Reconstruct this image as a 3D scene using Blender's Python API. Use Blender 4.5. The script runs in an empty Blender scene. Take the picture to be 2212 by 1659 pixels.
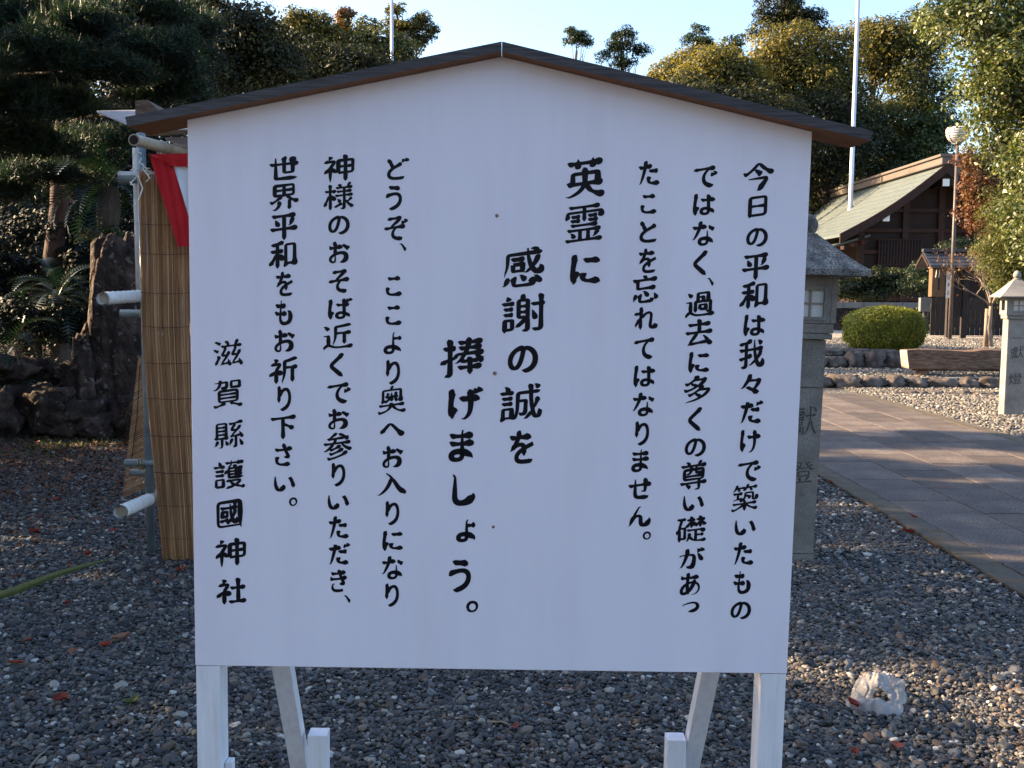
import bpy, bmesh, math, random
import numpy as np
from mathutils import Vector, Matrix, noise, Euler

SC = bpy.context.scene
COL = SC.collection
R = math.radians

# ------------------------------------------------------------------ camera
PITCH = math.atan(228 / 2650.0)
ROLL = 0.005
EYE = Vector((0, 0, 1.5))
cd = bpy.data.cameras.new('camera')
cd.sensor_width = 36
cd.lens = 2650 / 2592 * 36
cd.clip_start = .05
cd.clip_end = 2000
cd.dof.use_dof = False
cam = bpy.data.objects.new('camera', cd)
COL.objects.link(cam)
FW = Vector((0, math.cos(PITCH), -math.sin(PITCH)))
U0 = Vector((0, math.sin(PITCH), math.cos(PITCH)))
R0 = Vector((1, 0, 0))
RT = R0 * math.cos(ROLL) + U0 * math.sin(ROLL)
UP = U0 * math.cos(ROLL) - R0 * math.sin(ROLL)
m = Matrix((RT, UP, -FW)).transposed().to_4x4()
m.translation = EYE
cam.matrix_world = m
SC.camera = cam

# ------------------------------------------------------------------ light
SUN_EL, SUN_AZ = 24.0, 74.0          # elevation; degrees left of the view direction
sdir = Vector((-math.sin(R(SUN_AZ)) * math.cos(R(SUN_EL)), math.cos(R(SUN_AZ)) * math.cos(R(SUN_EL)), math.sin(R(SUN_EL))))
w = bpy.data.worlds.new('World')
SC.world = w
w.use_nodes = True
nt = w.node_tree
nt.nodes.clear()
wo = nt.nodes.new('ShaderNodeOutputWorld')
bg = nt.nodes.new('ShaderNodeBackground')
sk = nt.nodes.new('ShaderNodeTexSky')
sk.sky_type = 'NISHITA'
sk.sun_disc = False
sk.sun_elevation = R(SUN_EL)
sk.sun_rotation = R(-SUN_AZ)
sk.air_density = 1.0
sk.dust_density = 1.7
sk.ozone_density = 2.6
bg.inputs[1].default_value = 0.10
nt.links.new(sk.outputs[0], bg.inputs[0])
nt.links.new(bg.outputs[0], wo.inputs[0])
sd = bpy.data.lights.new('sun', 'SUN')
sd.energy = 5.0
sd.angle = R(0.6)
sd.color = (1.0, .74, .45)
so = bpy.data.objects.new('sun', sd)
COL.objects.link(so)
so.location = (-20, 12, 20)
so.rotation_euler = sdir.to_track_quat('Z', 'Y').to_euler()
SC.view_settings.view_transform = 'Standard'
SC.view_settings.look = 'None'
SC.view_settings.gamma = 1
SC.view_settings.exposure = 2.2
SC.view_settings.use_curve_mapping = False
SC.cycles.max_bounces = 6
SC.cycles.transparent_max_bounces = 8

# ------------------------------------------------------------------ helpers
S = 2262.0                          # focal length in units of a 2212 px wide picture


def ray(x, y):
    return FW + RT * ((x - 1106) / S) - UP * ((y - 829.5) / S)


def P(x, y, Y):
    d = ray(x, y)
    return EYE + d * (Y / d.y)


def G(x, y, z=0.0):
    d = ray(x, y)
    return EYE + d * ((z - 1.5) / d.z)


def tag(o, label=None, cat=None, group=None, kind=None):
    if label: o['label'] = label
    if cat: o['category'] = cat
    if group: o['group'] = group
    if kind: o['kind'] = kind
    return o


def empty(name, loc=(0, 0, 0), rz=0, label=None, cat=None, group=None, kind=None):
    o = bpy.data.objects.new(name, None)
    o.empty_display_size = .2
    o.location = loc
    o.rotation_euler = (0, 0, rz)
    COL.objects.link(o)
    return tag(o, label, cat, group, kind)


def link(name, me, mt=None, parent=None, smooth=False):
    if mt is not None and not me.materials: me.materials.append(mt)
    if smooth:
        me.polygons.foreach_set('use_smooth', [True] * len(me.polygons))
    o = bpy.data.objects.new(name, me)
    COL.objects.link(o)
    if parent: o.parent = parent
    return o


def bmo(name, bm, mt=None, parent=None, smooth=False):
    me = bpy.data.meshes.new(name)
    bm.to_mesh(me)
    bm.free()
    return link(name, me, mt, parent, smooth)


def box(bm, x0, x1, y0, y1, z0, z1, bev=0.0, M=None):
    vs = [bm.verts.new((x, y, z)) for z in (z0, z1) for y in (y0, y1) for x in (x0, x1)]
    fs = [bm.faces.new([vs[i] for i in f]) for f in ((0, 2, 3, 1), (4, 5, 7, 6), (0, 1, 5, 4), (2, 6, 7, 3), (0, 4, 6, 2), (1, 3, 7, 5))]
    if bev:
        es = list({e for f in fs for e in f.edges})
        r = bmesh.ops.bevel(bm, geom=es, offset=bev, segments=2, profile=.6, affect='EDGES')
        vs = [v for v in r['verts']] + [v for v in vs if v.is_valid]
    if M is not None:
        for v in set(vs): v.co = M @ v.co
    return vs


def boxo(name, x0, x1, y0, y1, z0, z1, mt, parent=None, bev=0.0, M=None):
    bm = bmesh.new()
    box(bm, x0, x1, y0, y1, z0, z1, bev, M)
    return bmo(name, bm, mt, parent)


def tube(bm, pts, rads, n=8, cap=True, wob=0.0, seed=0):
    pts = [Vector(p) for p in pts]
    rnd = random.Random(seed)
    rings = []
    prev = None
    for i, p in enumerate(pts):
        a = pts[max(i - 1, 0)]
        b = pts[min(i + 1, len(pts) - 1)]
        t = (b - a).normalized()
        if prev is None:
            u = t.orthogonal().normalized()
        else:
            u = (prev - t * prev.dot(t)).normalized()
        prev = u
        v = t.cross(u)
        r = rads[i] if isinstance(rads, (list, tuple)) else rads
        rings.append([bm.verts.new(p + (u * math.cos(2 * math.pi * k / n) + v * math.sin(2 * math.pi * k / n)) * r * (1 + wob * (rnd.random() - .5))) for k in range(n)])
    for A, B in zip(rings, rings[1:]):
        for k in range(n):
            bm.faces.new((A[k], A[(k + 1) % n], B[(k + 1) % n], B[k]))
    if cap:
        bm.faces.new(rings[0][::-1])
        bm.faces.new(rings[-1])
    return rings


def lathe(bm, prof, n=24, c=(0, 0, 0)):
    rings = []
    for r, z in prof:
        rings.append([bm.verts.new((c[0] + r * math.cos(2 * math.pi * k / n), c[1] + r * math.sin(2 * math.pi * k / n), c[2] + z)) for k in range(n)])
    for A, B in zip(rings, rings[1:]):
        for k in range(n):
            bm.faces.new((A[k], A[(k + 1) % n], B[(k + 1) % n], B[k]))
    bm.faces.new(rings[0][::-1])
    bm.faces.new(rings[-1])


def prism(bm, poly, y0, y1, M=None):
    """poly: (x,z) outline, extruded along y"""
    a = [bm.verts.new((x, y0, z)) for x, z in poly]
    b = [bm.verts.new((x, y1, z)) for x, z in poly]
    n = len(poly)
    bm.faces.new(a)
    bm.faces.new(b[::-1])
    for i in range(n):
        bm.faces.new((a[i], b[i], b[(i + 1) % n], a[(i + 1) % n]))
    if M is not None:
        for v in a + b: v.co = M @ v.co
    return a + b


# ------------------------------------------------------------------ materials
def ramp(nt, stops):
    r = nt.nodes.new('ShaderNodeValToRGB')
    e = r.color_ramp.elements
    while len(e) < len(stops): e.new(.5)
    for k, (p, c) in enumerate(stops):
        e[k].position = p
        e[k].color = (*c, 1)
    return r


def base(name):
    mt = bpy.data.materials.new(name)
    mt.use_nodes = True
    nt = mt.node_tree
    b = nt.nodes['Principled BSDF']
    return mt, nt, b


def coords(nt, scale=(1, 1, 1), kind='Object'):
    tc = nt.nodes.new('ShaderNodeTexCoord')
    mp = nt.nodes.new('ShaderNodeMapping')
    mp.inputs['Scale'].default_value = scale
    nt.links.new(tc.outputs[kind], mp.inputs[0])
    return mp.outputs[0]


def mat(name, stops, scale=8, stretch=(1, 1, 1), rough=.7, bump=.3, bscale=None, detail=6, spec=.3, metal=0, dist=.005, kind='Object', contrast=None, speck=None):
    """noise-driven colour ramp, a second noise for relief, optional speckle"""
    mt, nt, b = base(name)
    L = nt.links.new
    co = coords(nt, stretch, kind)
    n = nt.nodes.new('ShaderNodeTexNoise')
    n.inputs['Scale'].default_value = scale
    n.inputs['Detail'].default_value = detail
    n.inputs['Roughness'].default_value = .62
    L(co, n.inputs['Vector'])
    k = len(stops)
    rp = ramp(nt, [(.3 + .4 * i / max(k - 1, 1), c) for i, c in enumerate(stops)])
    L(n.outputs['Fac'], rp.inputs[0])
    col = rp.outputs[0]
    if speck:
        sc, c, th = speck
        v = nt.nodes.new('ShaderNodeTexNoise')
        v.inputs['Scale'].default_value = sc
        v.inputs['Detail'].default_value = 2
        L(co, v.inputs['Vector'])
        r2 = ramp(nt, [(th, (0, 0, 0)), (th + .07, (1, 1, 1))])
        L(v.outputs['Fac'], r2.inputs[0])
        mx = nt.nodes.new('ShaderNodeMix')
        mx.data_type = 'RGBA'
        L(r2.outputs[0], mx.inputs[0])
        L(col, mx.inputs[6])
        mx.inputs[7].default_value = (*c, 1)
        col = mx.outputs[2]
    L(col, b.inputs['Base Color'])
    b.inputs['Roughness'].default_value = rough
    b.inputs['Specular IOR Level'].default_value = spec
    b.inputs['Metallic'].default_value = metal
    if bump:
        n2 = nt.nodes.new('ShaderNodeTexNoise')
        n2.inputs['Scale'].default_value = bscale or scale * 3
        n2.inputs['Detail'].default_value = 5
        L(co, n2.inputs['Vector'])
        bp = nt.nodes.new('ShaderNodeBump')
        bp.inputs['Strength'].default_value = bump
        bp.inputs['Distance'].default_value = dist
        L(n2.outputs['Fac'], bp.inputs['Height'])
        L(bp.outputs[0], b.inputs['Normal'])
    return mt


def leafmat(name, stops, rough=.5, trans=.3, spec=.35):
    mt, nt, b = base(name)
    L = nt.links.new
    at = nt.nodes.new('ShaderNodeAttribute')
    at.attribute_name = 'tint'
    k = len(stops)
    rp = ramp(nt, [(i / (k - 1), c) for i, c in enumerate(stops)])
    L(at.outputs['Fac'], rp.inputs[0])
    L(rp.outputs[0], b.inputs['Base Color'])
    b.inputs['Roughness'].default_value = rough
    b.inputs['Specular IOR Level'].default_value = spec
    tr = nt.nodes.new('ShaderNodeBsdfTranslucent')
    hs = nt.nodes.new('ShaderNodeHueSaturation')
    hs.inputs['Value'].default_value = 1.5
    hs.inputs['Saturation'].default_value = 1.15
    L(rp.outputs[0], hs.inputs['Color'])
    L(hs.outputs[0], tr.inputs['Color'])
    mx = nt.nodes.new('ShaderNodeMixShader')
    mx.inputs[0].default_value = trans
    L(b.outputs[0], mx.inputs[1])
    L(tr.outputs[0], mx.inputs[2])
    L(mx.outputs[0], nt.nodes['Material Output'].inputs['Surface'])
    return mt


MT = {}
MT['board'] = mat('white_paint', [(.735, .685, .765), (.775, .735, .82), (.795, .755, .835)], 2.2, (3.2, 1, .45), .45, .14, 180, spec=.35, dist=.001)
MT['white_wood'] = mat('white_painted_wood', [(.62, .60, .62), (.73, .71, .74), (.78, .76, .79)], 9, (6, 6, .6), .6, .35, 40, dist=.001)
MT['grey_wood'] = mat('weathered_grey_wood', [(.033, .031, .034), (.066, .062, .066), (.115, .108, .114)], 12, (1.0, 20, 34), .85, .9, 30, dist=.002)
MT['brown_wood'] = mat('brown_wood', [(.12, .048, .018), (.19, .078, .03), (.24, .105, .045)], 8, (1, 20, 20), .7, .3, 30, dist=.001)
mt, nt_, b_ = base('black_lettering')
b_.inputs['Base Color'].default_value = (.008, .008, .012, 1)
b_.inputs['Roughness'].default_value = .3
b_.inputs['Specular IOR Level'].default_value = .12
MT['ink'] = mt
MT['screw'] = mat('rusty_screw', [(.06, .03, .02), (.25, .13, .08), (.45, .38, .33)], 300, rough=.6, bump=0)
MT['granite'] = mat('speckled_granite', [(.14, .122, .105), (.22, .195, .168), (.28, .25, .215)], 7, rough=.85, bump=.5, bscale=170, dist=.002, speck=(230, (.07, .065, .06), .56))
MT['granite_lichen'] = mat('lichened_granite', [(.065, .058, .054), (.16, .148, .135), (.30, .28, .25)], 16, rough=.9, bump=.7, bscale=110, dist=.003, speck=(120, (.045, .042, .04), .52))
MT['granite_pale'] = mat('pale_granite', [(.15, .14, .13), (.23, .215, .195), (.28, .265, .24)], 6, rough=.85, bump=.4, bscale=120, dist=.002, speck=(150, (.16, .15, .14), .6))
MT['carved'] = mat('weathered_carved_lettering', [(.035, .033, .03), (.07, .065, .06), (.12, .11, .1)], 60, rough=.9, bump=0)
MT['paper'] = mat('paper_pane', [(.50, .49, .46), (.60, .58, .54)], 5, rough=.8, bump=0)
MT['slab'] = mat('paving_granite', [(.13, .12, .125), (.19, .175, .175), (.25, .23, .22)], 2.2, rough=.82, bump=.7, bscale=70, dist=.003, kind='Object', speck=(75, (.06, .055, .06), .55))
MT['kerb'] = mat('mossy_kerb_stone', [(.06, .043, .02), (.09, .074, .054), (.11, .094, .08)], 6, rough=.9, bump=.6, bscale=60, dist=.003, speck=(90, (.07, .055, .04), .56))
MT['rock'] = mat('border_rock', [(.03, .024, .022), (.09, .072, .064), (.19, .16, .14)], 3.2, rough=.9, bump=.9, bscale=18, dist=.02)
MT['rock_dark'] = mat('dark_brown_rock', [(.010, .007, .006), (.038, .023, .017), (.11, .07, .055)], 5, rough=.9, bump=1, bscale=16, dist=.05, speck=(14, (.15, .125, .11), .62))
MT['pipe'] = mat('galvanised_pipe', [(.16, .20, .23), (.22, .27, .30), (.28, .33, .36)], 12, rough=.45, bump=.1, metal=.35, spec=.5)
MT['bamboo'] = mat('dry_bamboo', [(.20, .15, .10), (.32, .25, .17), (.42, .35, .25)], 8, rough=.5, bump=.2)
MT['bamboo_dark'] = mat('dark_bamboo_hollow', [(.015, .01, .01), (.03, .02, .02)], 8, rough=.9, bump=0)
MT['tape'] = mat('white_wrapping', [(.62, .56, .50), (.72, .68, .64), (.80, .78, .76)], 22, rough=.75, bump=.5, bscale=40, dist=.003)
MT['rope'] = mat('white_cord', [(.55, .50, .42), (.72, .68, .60)], 60, rough=.8, bump=.3)
MT['wire'] = mat('brass_wire', [(.35, .28, .12), (.6, .5, .25)], 60, rough=.35, bump=0, metal=.8)
MT['red_cloth'] = mat('red_cloth', [(.42, .008, .012), (.50, .012, .016)], 12, rough=.8, bump=.2, bscale=300, dist=.001)
MT['white_cloth'] = mat('white_cloth', [(.60, .60, .62), (.68, .68, .70)], 12, rough=.8, bump=.2, bscale=300, dist=.001)
MT['dark_wire'] = mat('dark_twine', [(.02, .018, .02), (.04, .035, .035)], 60, rough=.8, bump=0)
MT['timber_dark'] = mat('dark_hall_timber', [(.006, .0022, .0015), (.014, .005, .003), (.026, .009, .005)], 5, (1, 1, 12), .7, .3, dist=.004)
MT['timber_trim'] = mat('reddish_bargeboard', [(.014, .005, .003), (.028, .010, .006), (.045, .018, .011)], 5, (3, 3, 3), .7, .2)
MT['white_cap'] = mat('white_beam_cap', [(.65, .64, .60), (.75, .74, .7)], 9, rough=.6, bump=0)
MT['copper_roof'] = mat('green_copper_roof', [(.07, .085, .083), (.10, .118, .114), (.13, .145, .138)], 2.2, (.5, 3, 3), .55, .25, 30, dist=.01)
MT['ridge'] = mat('ridge_copper', [(.08, .062, .052), (.12, .095, .08), (.11, .10, .088)], 2, rough=.6, bump=.2)
MT['tile'] = mat('blue_grey_tile', [(.018, .020, .025), (.035, .038, .046), (.055, .06, .068)], 4, rough=.45, bump=.2, spec=.5)
MT['fence_wood'] = mat('dark_fence_wood', [(.012, .010, .010), (.028, .022, .020), (.045, .036, .032)], 6, (8, 8, 1), .85, .3)
MT['sign_wood'] = mat('tan_sign_wood', [(.09, .048, .024), (.13, .075, .04), (.17, .10, .056)], 6, (8, 8, 1), .7, .2)
MT['log_wood'] = mat('old_bench_timber', [(.055, .032, .022), (.14, .085, .058), (.24, .165, .12)], 5, (1.2, 9, 9), .85, .9, 16, dist=.012)
MT['log_sunlit_end'] = mat('sunlit_timber_end', [(.24, .18, .12), (.38, .30, .22), (.48, .40, .31)], 9, rough=.85, bump=.5)
MT['lamp_metal'] = mat('grey_brown_lamp_post', [(.07, .055, .05), (.11, .09, .085)], 6, rough=.5, bump=0, spec=.4)
MT['globe'] = mat('frosted_globe', [(.66, .60, .56), (.74, .69, .66)], 6, rough=.35, bump=0, spec=.5)
MT['pole_metal'] = mat('white_metal_pole', [(.50, .52, .56), (.60, .62, .66)], 3, rough=.35, bump=0, spec=.5, metal=.2)
MT['band'] = mat('dark_blue_band', [(.02, .03, .08), (.03, .04, .1)], 3, rough=.5, bump=0)
MT['concrete'] = mat('pale_concrete', [(.17, .155, .14), (.23, .21, .19)], 5, rough=.9, bump=.3)
MT['box_grey'] = mat('grey_box_metal', [(.11, .12, .12), (.15, .16, .16)], 5, rough=.5, bump=0)
MT['bark'] = mat('tree_bark', [(.03, .022, .018), (.07, .052, .042), (.12, .09, .07)], 6, (1, 1, .3), .9, 1, 18, dist=.02)
MT['bark_red'] = mat('pine_bark', [(.025, .013, .010), (.06, .032, .024), (.10, .055, .042)], 6, (1, 1, .4), .9, 1, 14, dist=.02)
MT['bark_pale'] = mat('pale_bare_bark', [(.16, .12, .09), (.26, .20, .155), (.34, .27, .21)], 8, (1, 1, .4), .85, .6, 30, dist=.006)
MT['plaster'] = mat('dim_plaster', [(.30, .30, .32), (.38, .38, .40)], 3, rough=.9, bump=.1)
MT['opening'] = mat('dark_interior', [(.01, .01, .012), (.02, .02, .022)], 3, rough=.8, bump=0)
MT['hill'] = mat('dark_forest_floor', [(.006, .008, .003), (.014, .016, .006), (.025, .024, .01)], .6, rough=.95, bump=1, bscale=3, dist=.3)  # dark green-brown ground colour for the hill
MT['soil'] = mat('dark_garden_soil', [(.008, .006, .005), (.022, .015, .011), (.04, .028, .02)], 5, rough=.95, bump=1, bscale=22, dist=.03)
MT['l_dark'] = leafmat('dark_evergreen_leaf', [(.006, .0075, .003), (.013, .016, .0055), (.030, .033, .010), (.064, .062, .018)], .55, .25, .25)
MT['l_shade'] = leafmat('shaded_evergreen_leaf', [(.0015, .003, .0015), (.003, .006, .003), (.006, .011, .004), (.018, .024, .008)], .6, .15, .2)  # darker evergreen leaf: the left garden's shade is put into the colour
MT['l_pine'] = leafmat('pine_needle', [(.005, .012, .006), (.012, .025, .011), (.030, .048, .016), (.085, .10, .030)], .5, .25)
MT['l_olive'] = leafmat('olive_leaf', [(.02, .024, .008), (.06, .060, .015), (.125, .11, .025), (.22, .175, .042)], .55, .4)
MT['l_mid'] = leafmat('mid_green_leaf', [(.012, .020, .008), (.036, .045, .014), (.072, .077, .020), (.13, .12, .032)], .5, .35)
MT['l_gloss'] = leafmat('glossy_broad_leaf', [(.030, .052, .012), (.055, .07, .018), (.115, .13, .035), (.22, .22, .085)], .42, .32, .5)
MT['l_fine'] = leafmat('fine_yellow_green_leaf', [(.03, .042, .012), (.07, .085, .022), (.13, .135, .035), (.19, .17, .05)], .5, .35)
MT['l_maple'] = leafmat('rusty_maple_leaf', [(.07, .03, .014), (.13, .05, .02), (.17, .08, .028), (.08, .075, .025)], .55, .35)
MT['l_hedge'] = leafmat('clipped_shrub_leaf', [(.05, .062, .008), (.12, .135, .014), (.21, .215, .025), (.30, .28, .045)], .5, .3)
MT['l_cycad'] = leafmat('cycad_frond', [(.004, .013, .007), (.008, .022, .010), (.020, .036, .012), (.05, .055, .012)], .4, .15, .5)
MT['l_grass'] = leafmat('grass_blade', [(.02, .045, .010), (.04, .075, .014), (.07, .10, .02)], .5, .25)
MT['l_red'] = leafmat('red_fallen_leaf', [(.16, .018, .010), (.26, .040, .015), (.22, .09, .05), (.34, .17, .10)], .6, .15)
MT['litter'] = leafmat('brown_leaf_litter', [(.035, .018, .012), (.085, .038, .024), (.15, .062, .03), (.22, .06, .022)], .7, .1)
MT['blade'] = mat('long_green_blade', [(.018, .042, .008), (.026, .056, .011), (.045, .075, .018)], 4, (30, 1, 1), .45, .1, 60)
MT['twig'] = mat('dry_twig', [(.18, .13, .09), (.30, .24, .18)], 20, rough=.9, bump=.2)

# gravel: one material, colour picked per pebble
mt, nt, b = base('gravel_pebble')
oi = nt.nodes.new('ShaderNodeObjectInfo')
rp = ramp(nt, [(0, (.020, .020, .021)), (.18, (.038, .038, .039)), (.38, (.064, .061, .058)), (.56, (.098, .089, .080)), (.68, (.088, .060, .043)), (.78, (.15, .122, .095)), (.87, (.13, .125, .12)), (.94, (.26, .235, .20)), (.98, (.45, .42, .37))])
rp.color_ramp.interpolation = 'CONSTANT'
nt.links.new(oi.outputs['Random'], rp.inputs[0])
n = nt.nodes.new('ShaderNodeTexNoise')
n.inputs['Scale'].default_value = 2.2
tc = nt.nodes.new('ShaderNodeTexCoord')
nt.links.new(tc.outputs['Object'], n.inputs['Vector'])
hs = nt.nodes.new('ShaderNodeHueSaturation')
mr = nt.nodes.new('ShaderNodeMapRange')
mr.inputs[3].default_value = .65
mr.inputs[4].default_value = 1.4
nt.links.new(n.outputs['Fac'], mr.inputs[0])
nt.links.new(mr.outputs[0], hs.inputs['Value'])
nt.links.new(rp.outputs[0], hs.inputs['Color'])
nt.links.new(hs.outputs[0], b.inputs['Base Color'])
b.inputs['Roughness'].default_value = .6
b.inputs['Specular IOR Level'].default_value = .4
MT['pebble'] = mt
m2 = mt.copy()  # paler, warmer copy of the same gravel: sunlight put into its colour
m2.name = 'sunlit_pebble'
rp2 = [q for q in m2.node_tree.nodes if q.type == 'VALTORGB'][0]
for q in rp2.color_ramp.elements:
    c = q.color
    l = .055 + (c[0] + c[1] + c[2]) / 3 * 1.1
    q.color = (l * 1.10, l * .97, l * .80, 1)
MT['pebble_sunlit'] = m2


def gravel_ground(name, tone=.9):
    mt, nt, b = base(name)
    L = nt.links.new
    co = coords(nt, (1, 1, 1))
    v = nt.nodes.new('ShaderNodeTexVoronoi')
    v.inputs['Scale'].default_value = 38
    L(co, v.inputs['Vector'])
    n = nt.nodes.new('ShaderNodeTexNoise')
    n.inputs['Scale'].default_value = .8
    n.inputs['Detail'].default_value = 5
    L(co, n.inputs['Vector'])
    sep = nt.nodes.new('ShaderNodeSeparateColor')
    L(v.outputs['Color'], sep.inputs[0])
    rp = ramp(nt, [(0, tuple(c * tone for c in (.04, .04, .04))), (.5, tuple(c * tone for c in (.11, .10, .09))), (.85, tuple(c * tone for c in (.20, .18, .15))), (1, tuple(c * tone for c in (.36, .33, .28)))])
    L(sep.outputs[0], rp.inputs[0])
    mx = nt.nodes.new('ShaderNodeMix')
    mx.data_type = 'RGBA'
    mx.blend_type = 'MULTIPLY'
    mx.inputs[0].default_value = .6
    r2 = ramp(nt, [(.3, (.55, .5, .45)), (.65, (1.1, 1.05, 1))])
    L(n.outputs['Fac'], r2.inputs[0])
    L(rp.outputs[0], mx.inputs[6])
    L(r2.outputs[0], mx.inputs[7])
    L(mx.outputs[2], b.inputs['Base Color'])
    b.inputs['Roughness'].default_value = .85
    bp = nt.nodes.new('ShaderNodeBump')
    bp.inputs['Strength'].default_value = 1
    bp.inputs['Distance'].default_value = .02
    bp.invert = True
    L(v.outputs['Distance'], bp.inputs['Height'])
    L(bp.outputs[0], b.inputs['Normal'])
    return mt


MT['gravel'] = gravel_ground('fine_gravel_ground')
MT['gravel_sunlit'] = gravel_ground('sunlit_terrace_gravel', 2.3)  # brighter copy of the ground gravel, with the terrace sunlight in its colour
# bundle of reeds
mt, nt, b = base('reed')
L = nt.links.new
at = nt.nodes.new('ShaderNodeAttribute')
at.attribute_name = 'tint'
n = nt.nodes.new('ShaderNodeTexNoise')
n.inputs['Scale'].default_value = 30
L(coords(nt, (1, 1, .12)), n.inputs['Vector'])
mm = nt.nodes.new('ShaderNodeMath')
mm.operation = 'MULTIPLY_ADD'
mm.inputs[1].default_value = .5
L(n.outputs['Fac'], mm.inputs[0])
L(at.outputs['Fac'], mm.inputs[2])
rp = ramp(nt, [(.15, (.26, .12, .055)), (.5, (.56, .31, .14)), (.8, (.74, .46, .24)), (1, (.86, .64, .42))])
L(mm.outputs[0], rp.inputs[0])
L(rp.outputs[0], b.inputs['Base Color'])
b.inputs['Roughness'].default_value = .45
tr = nt.nodes.new('ShaderNodeBsdfTranslucent')
nt.links.new(rp.outputs[0], tr.inputs['Color'])
mx = nt.nodes.new('ShaderNodeMixShader')
mx.inputs[0].default_value = .35
nt.links.new(b.outputs[0], mx.inputs[1])
nt.links.new(tr.outputs[0], mx.inputs[2])
nt.links.new(mx.outputs[0], nt.nodes['Material Output'].inputs['Surface'])
MT['reed'] = mt
# translucent corrugated plastic and plastic bag
mt, nt, b = base('translucent_corrugated_sheet')
b.inputs['Base Color'].default_value = (.78, .76, .78, 1)
b.inputs['Roughness'].default_value = .35
tr = nt.nodes.new('ShaderNodeBsdfTranslucent')
tr.inputs['Color'].default_value = (.8, .78, .8, 1)
mx = nt.nodes.new('ShaderNodeMixShader')
mx.inputs[0].default_value = .55
nt.links.new(b.outputs[0], mx.inputs[1])
nt.links.new(tr.outputs[0], mx.inputs[2])
nt.links.new(mx.outputs[0], nt.nodes['Material Output'].inputs['Surface'])
MT['corrugated'] = mt
mt, nt, b = base('clear_plastic_bag')
b.inputs['Base Color'].default_value = (.34, .325, .315, 1)
b.inputs['Roughness'].default_value = .3
tp = nt.nodes.new('ShaderNodeBsdfTransparent')
n = nt.nodes.new('ShaderNodeTexNoise')
n.inputs['Scale'].default_value = 14
nt.links.new(coords(nt), n.inputs['Vector'])
mr = nt.nodes.new('ShaderNodeMapRange')
mr.inputs[1].default_value = .3
mr.inputs[2].default_value = .7
mr.inputs[3].default_value = .45
mr.inputs[4].default_value = .12
nt.links.new(n.outputs['Fac'], mr.inputs[0])
mx = nt.nodes.new('ShaderNodeMixShader')
nt.links.new(mr.outputs[0], mx.inputs[0])
nt.links.new(b.outputs[0], mx.inputs[1])
nt.links.new(tp.outputs[0], mx.inputs[2])
nt.links.new(mx.outputs[0], nt.nodes['Material Output'].inputs['Surface'])
MT['bag'] = mt


# ------------------------------------------------------------------ shape builders
def quads(name, V, tint, mt, parent=None, k=4):
    """V: (N,k,3) array of separate k-gons; tint (N,)"""
    N = len(V)
    me = bpy.data.meshes.new(name)
    me.vertices.add(N * k)
    me.loops.add(N * k)
    me.polygons.add(N)
    me.vertices.foreach_set('co', V.reshape(-1).astype(np.float32))
    me.loops.foreach_set('vertex_index', np.arange(N * k, dtype=np.int32))
    me.polygons.foreach_set('loop_start', np.arange(0, N * k, k, dtype=np.int32))
    me.polygons.foreach_set('loop_total', np.full(N, k, dtype=np.int32))
    a = me.attributes.new('tint', 'FLOAT', 'FACE')
    a.data.foreach_set('value', np.clip(tint, 0, 1).astype(np.float32))
    me.update()
    me.validate()
    return link(name, me, mt, parent)


def norm(a):
    return a / np.maximum(np.linalg.norm(a, axis=-1, keepdims=True), 1e-9)


def leaves(C, D, Nn, size, asp):
    """rhombic leaves: centres C, tip directions D, normals Nn"""
    D = norm(D - Nn * np.sum(D * Nn, -1, keepdims=True))
    W = np.cross(Nn, D)
    s = size[:, None]
    a = C - D * s * .5
    b = C + W * s * .5 * asp + Nn * s * .08
    c = C + D * s * .5
    d = C - W * s * .5 * asp + Nn * s * .08
    return np.stack([a, b, c, d], 1)


def sub_blobs(env, rg, n, rmin, rmax, shell=.55):
    """clump centres spread through envelope ellipsoids [(c, (rx,ry,rz))]"""
    vol = np.array([e[1][0] * e[1][1] * e[1][2] for e in env]) ** (2 / 3)
    out = []
    for i, (c, r) in enumerate(env):
        k = max(2, int(round(n * vol[i] / vol.sum())))
        d = norm(rg.normal(size=(k, 3)))
        q = rg.uniform(shell, 1.0, size=(k, 1))
        p = np.array(c) + d * q * np.array(r)
        rr = rg.uniform(rmin, rmax, size=k)
        out += [(p[j], rr[j]) for j in range(k)]
    return out


def crown(name, env, n_clump, clump_r, n_leaf, leaf, mt, parent, seed, asp=.55, droop=.3, flat=.75, fill=.25, tint0=.5, tv=.22, shell=.55):
    rg = np.random.default_rng(seed)
    bl = sub_blobs(env, rg, n_clump, clump_r * .65, clump_r * 1.3, shell)
    w8 = np.array([b[1] ** 2 for b in bl])
    w8 /= w8.sum()
    ids = rg.choice(len(bl), n_leaf, p=w8)
    cen = np.array([b[0] for b in bl])[ids]
    rad = np.array([b[1] for b in bl])[ids]
    ct = rg.normal(0, tv * .8, len(bl))[ids]
    d = norm(rg.normal(size=(n_leaf, 3)))
    fl = (d[:, 2] < -.15) & (rg.random(n_leaf) < .75)
    d[fl, 2] *= -1
    u = rg.random(n_leaf)
    q = np.where(u < fill, rg.random(n_leaf) ** .5, rg.normal(.96, .12, n_leaf))[:, None]
    C = cen + d * q * rad[:, None] * np.array([1, 1, flat])
    Nn = norm(d + rg.normal(0, .55, (n_leaf, 3)) + np.array([0, 0, .35]))
    D = d * .5 + rg.normal(0, .7, (n_leaf, 3)) - np.array([0, 0, droop])
    sz = leaf * rg.uniform(.5, 1.0, n_leaf) * np.where(rg.random(n_leaf) < .15, 1.6, 1.15)
    t = tint0 + ct + rg.normal(0, tv, n_leaf)
    o = quads(name, leaves(C, D, Nn, sz, asp), t, mt, parent)
    return o, bl


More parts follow.
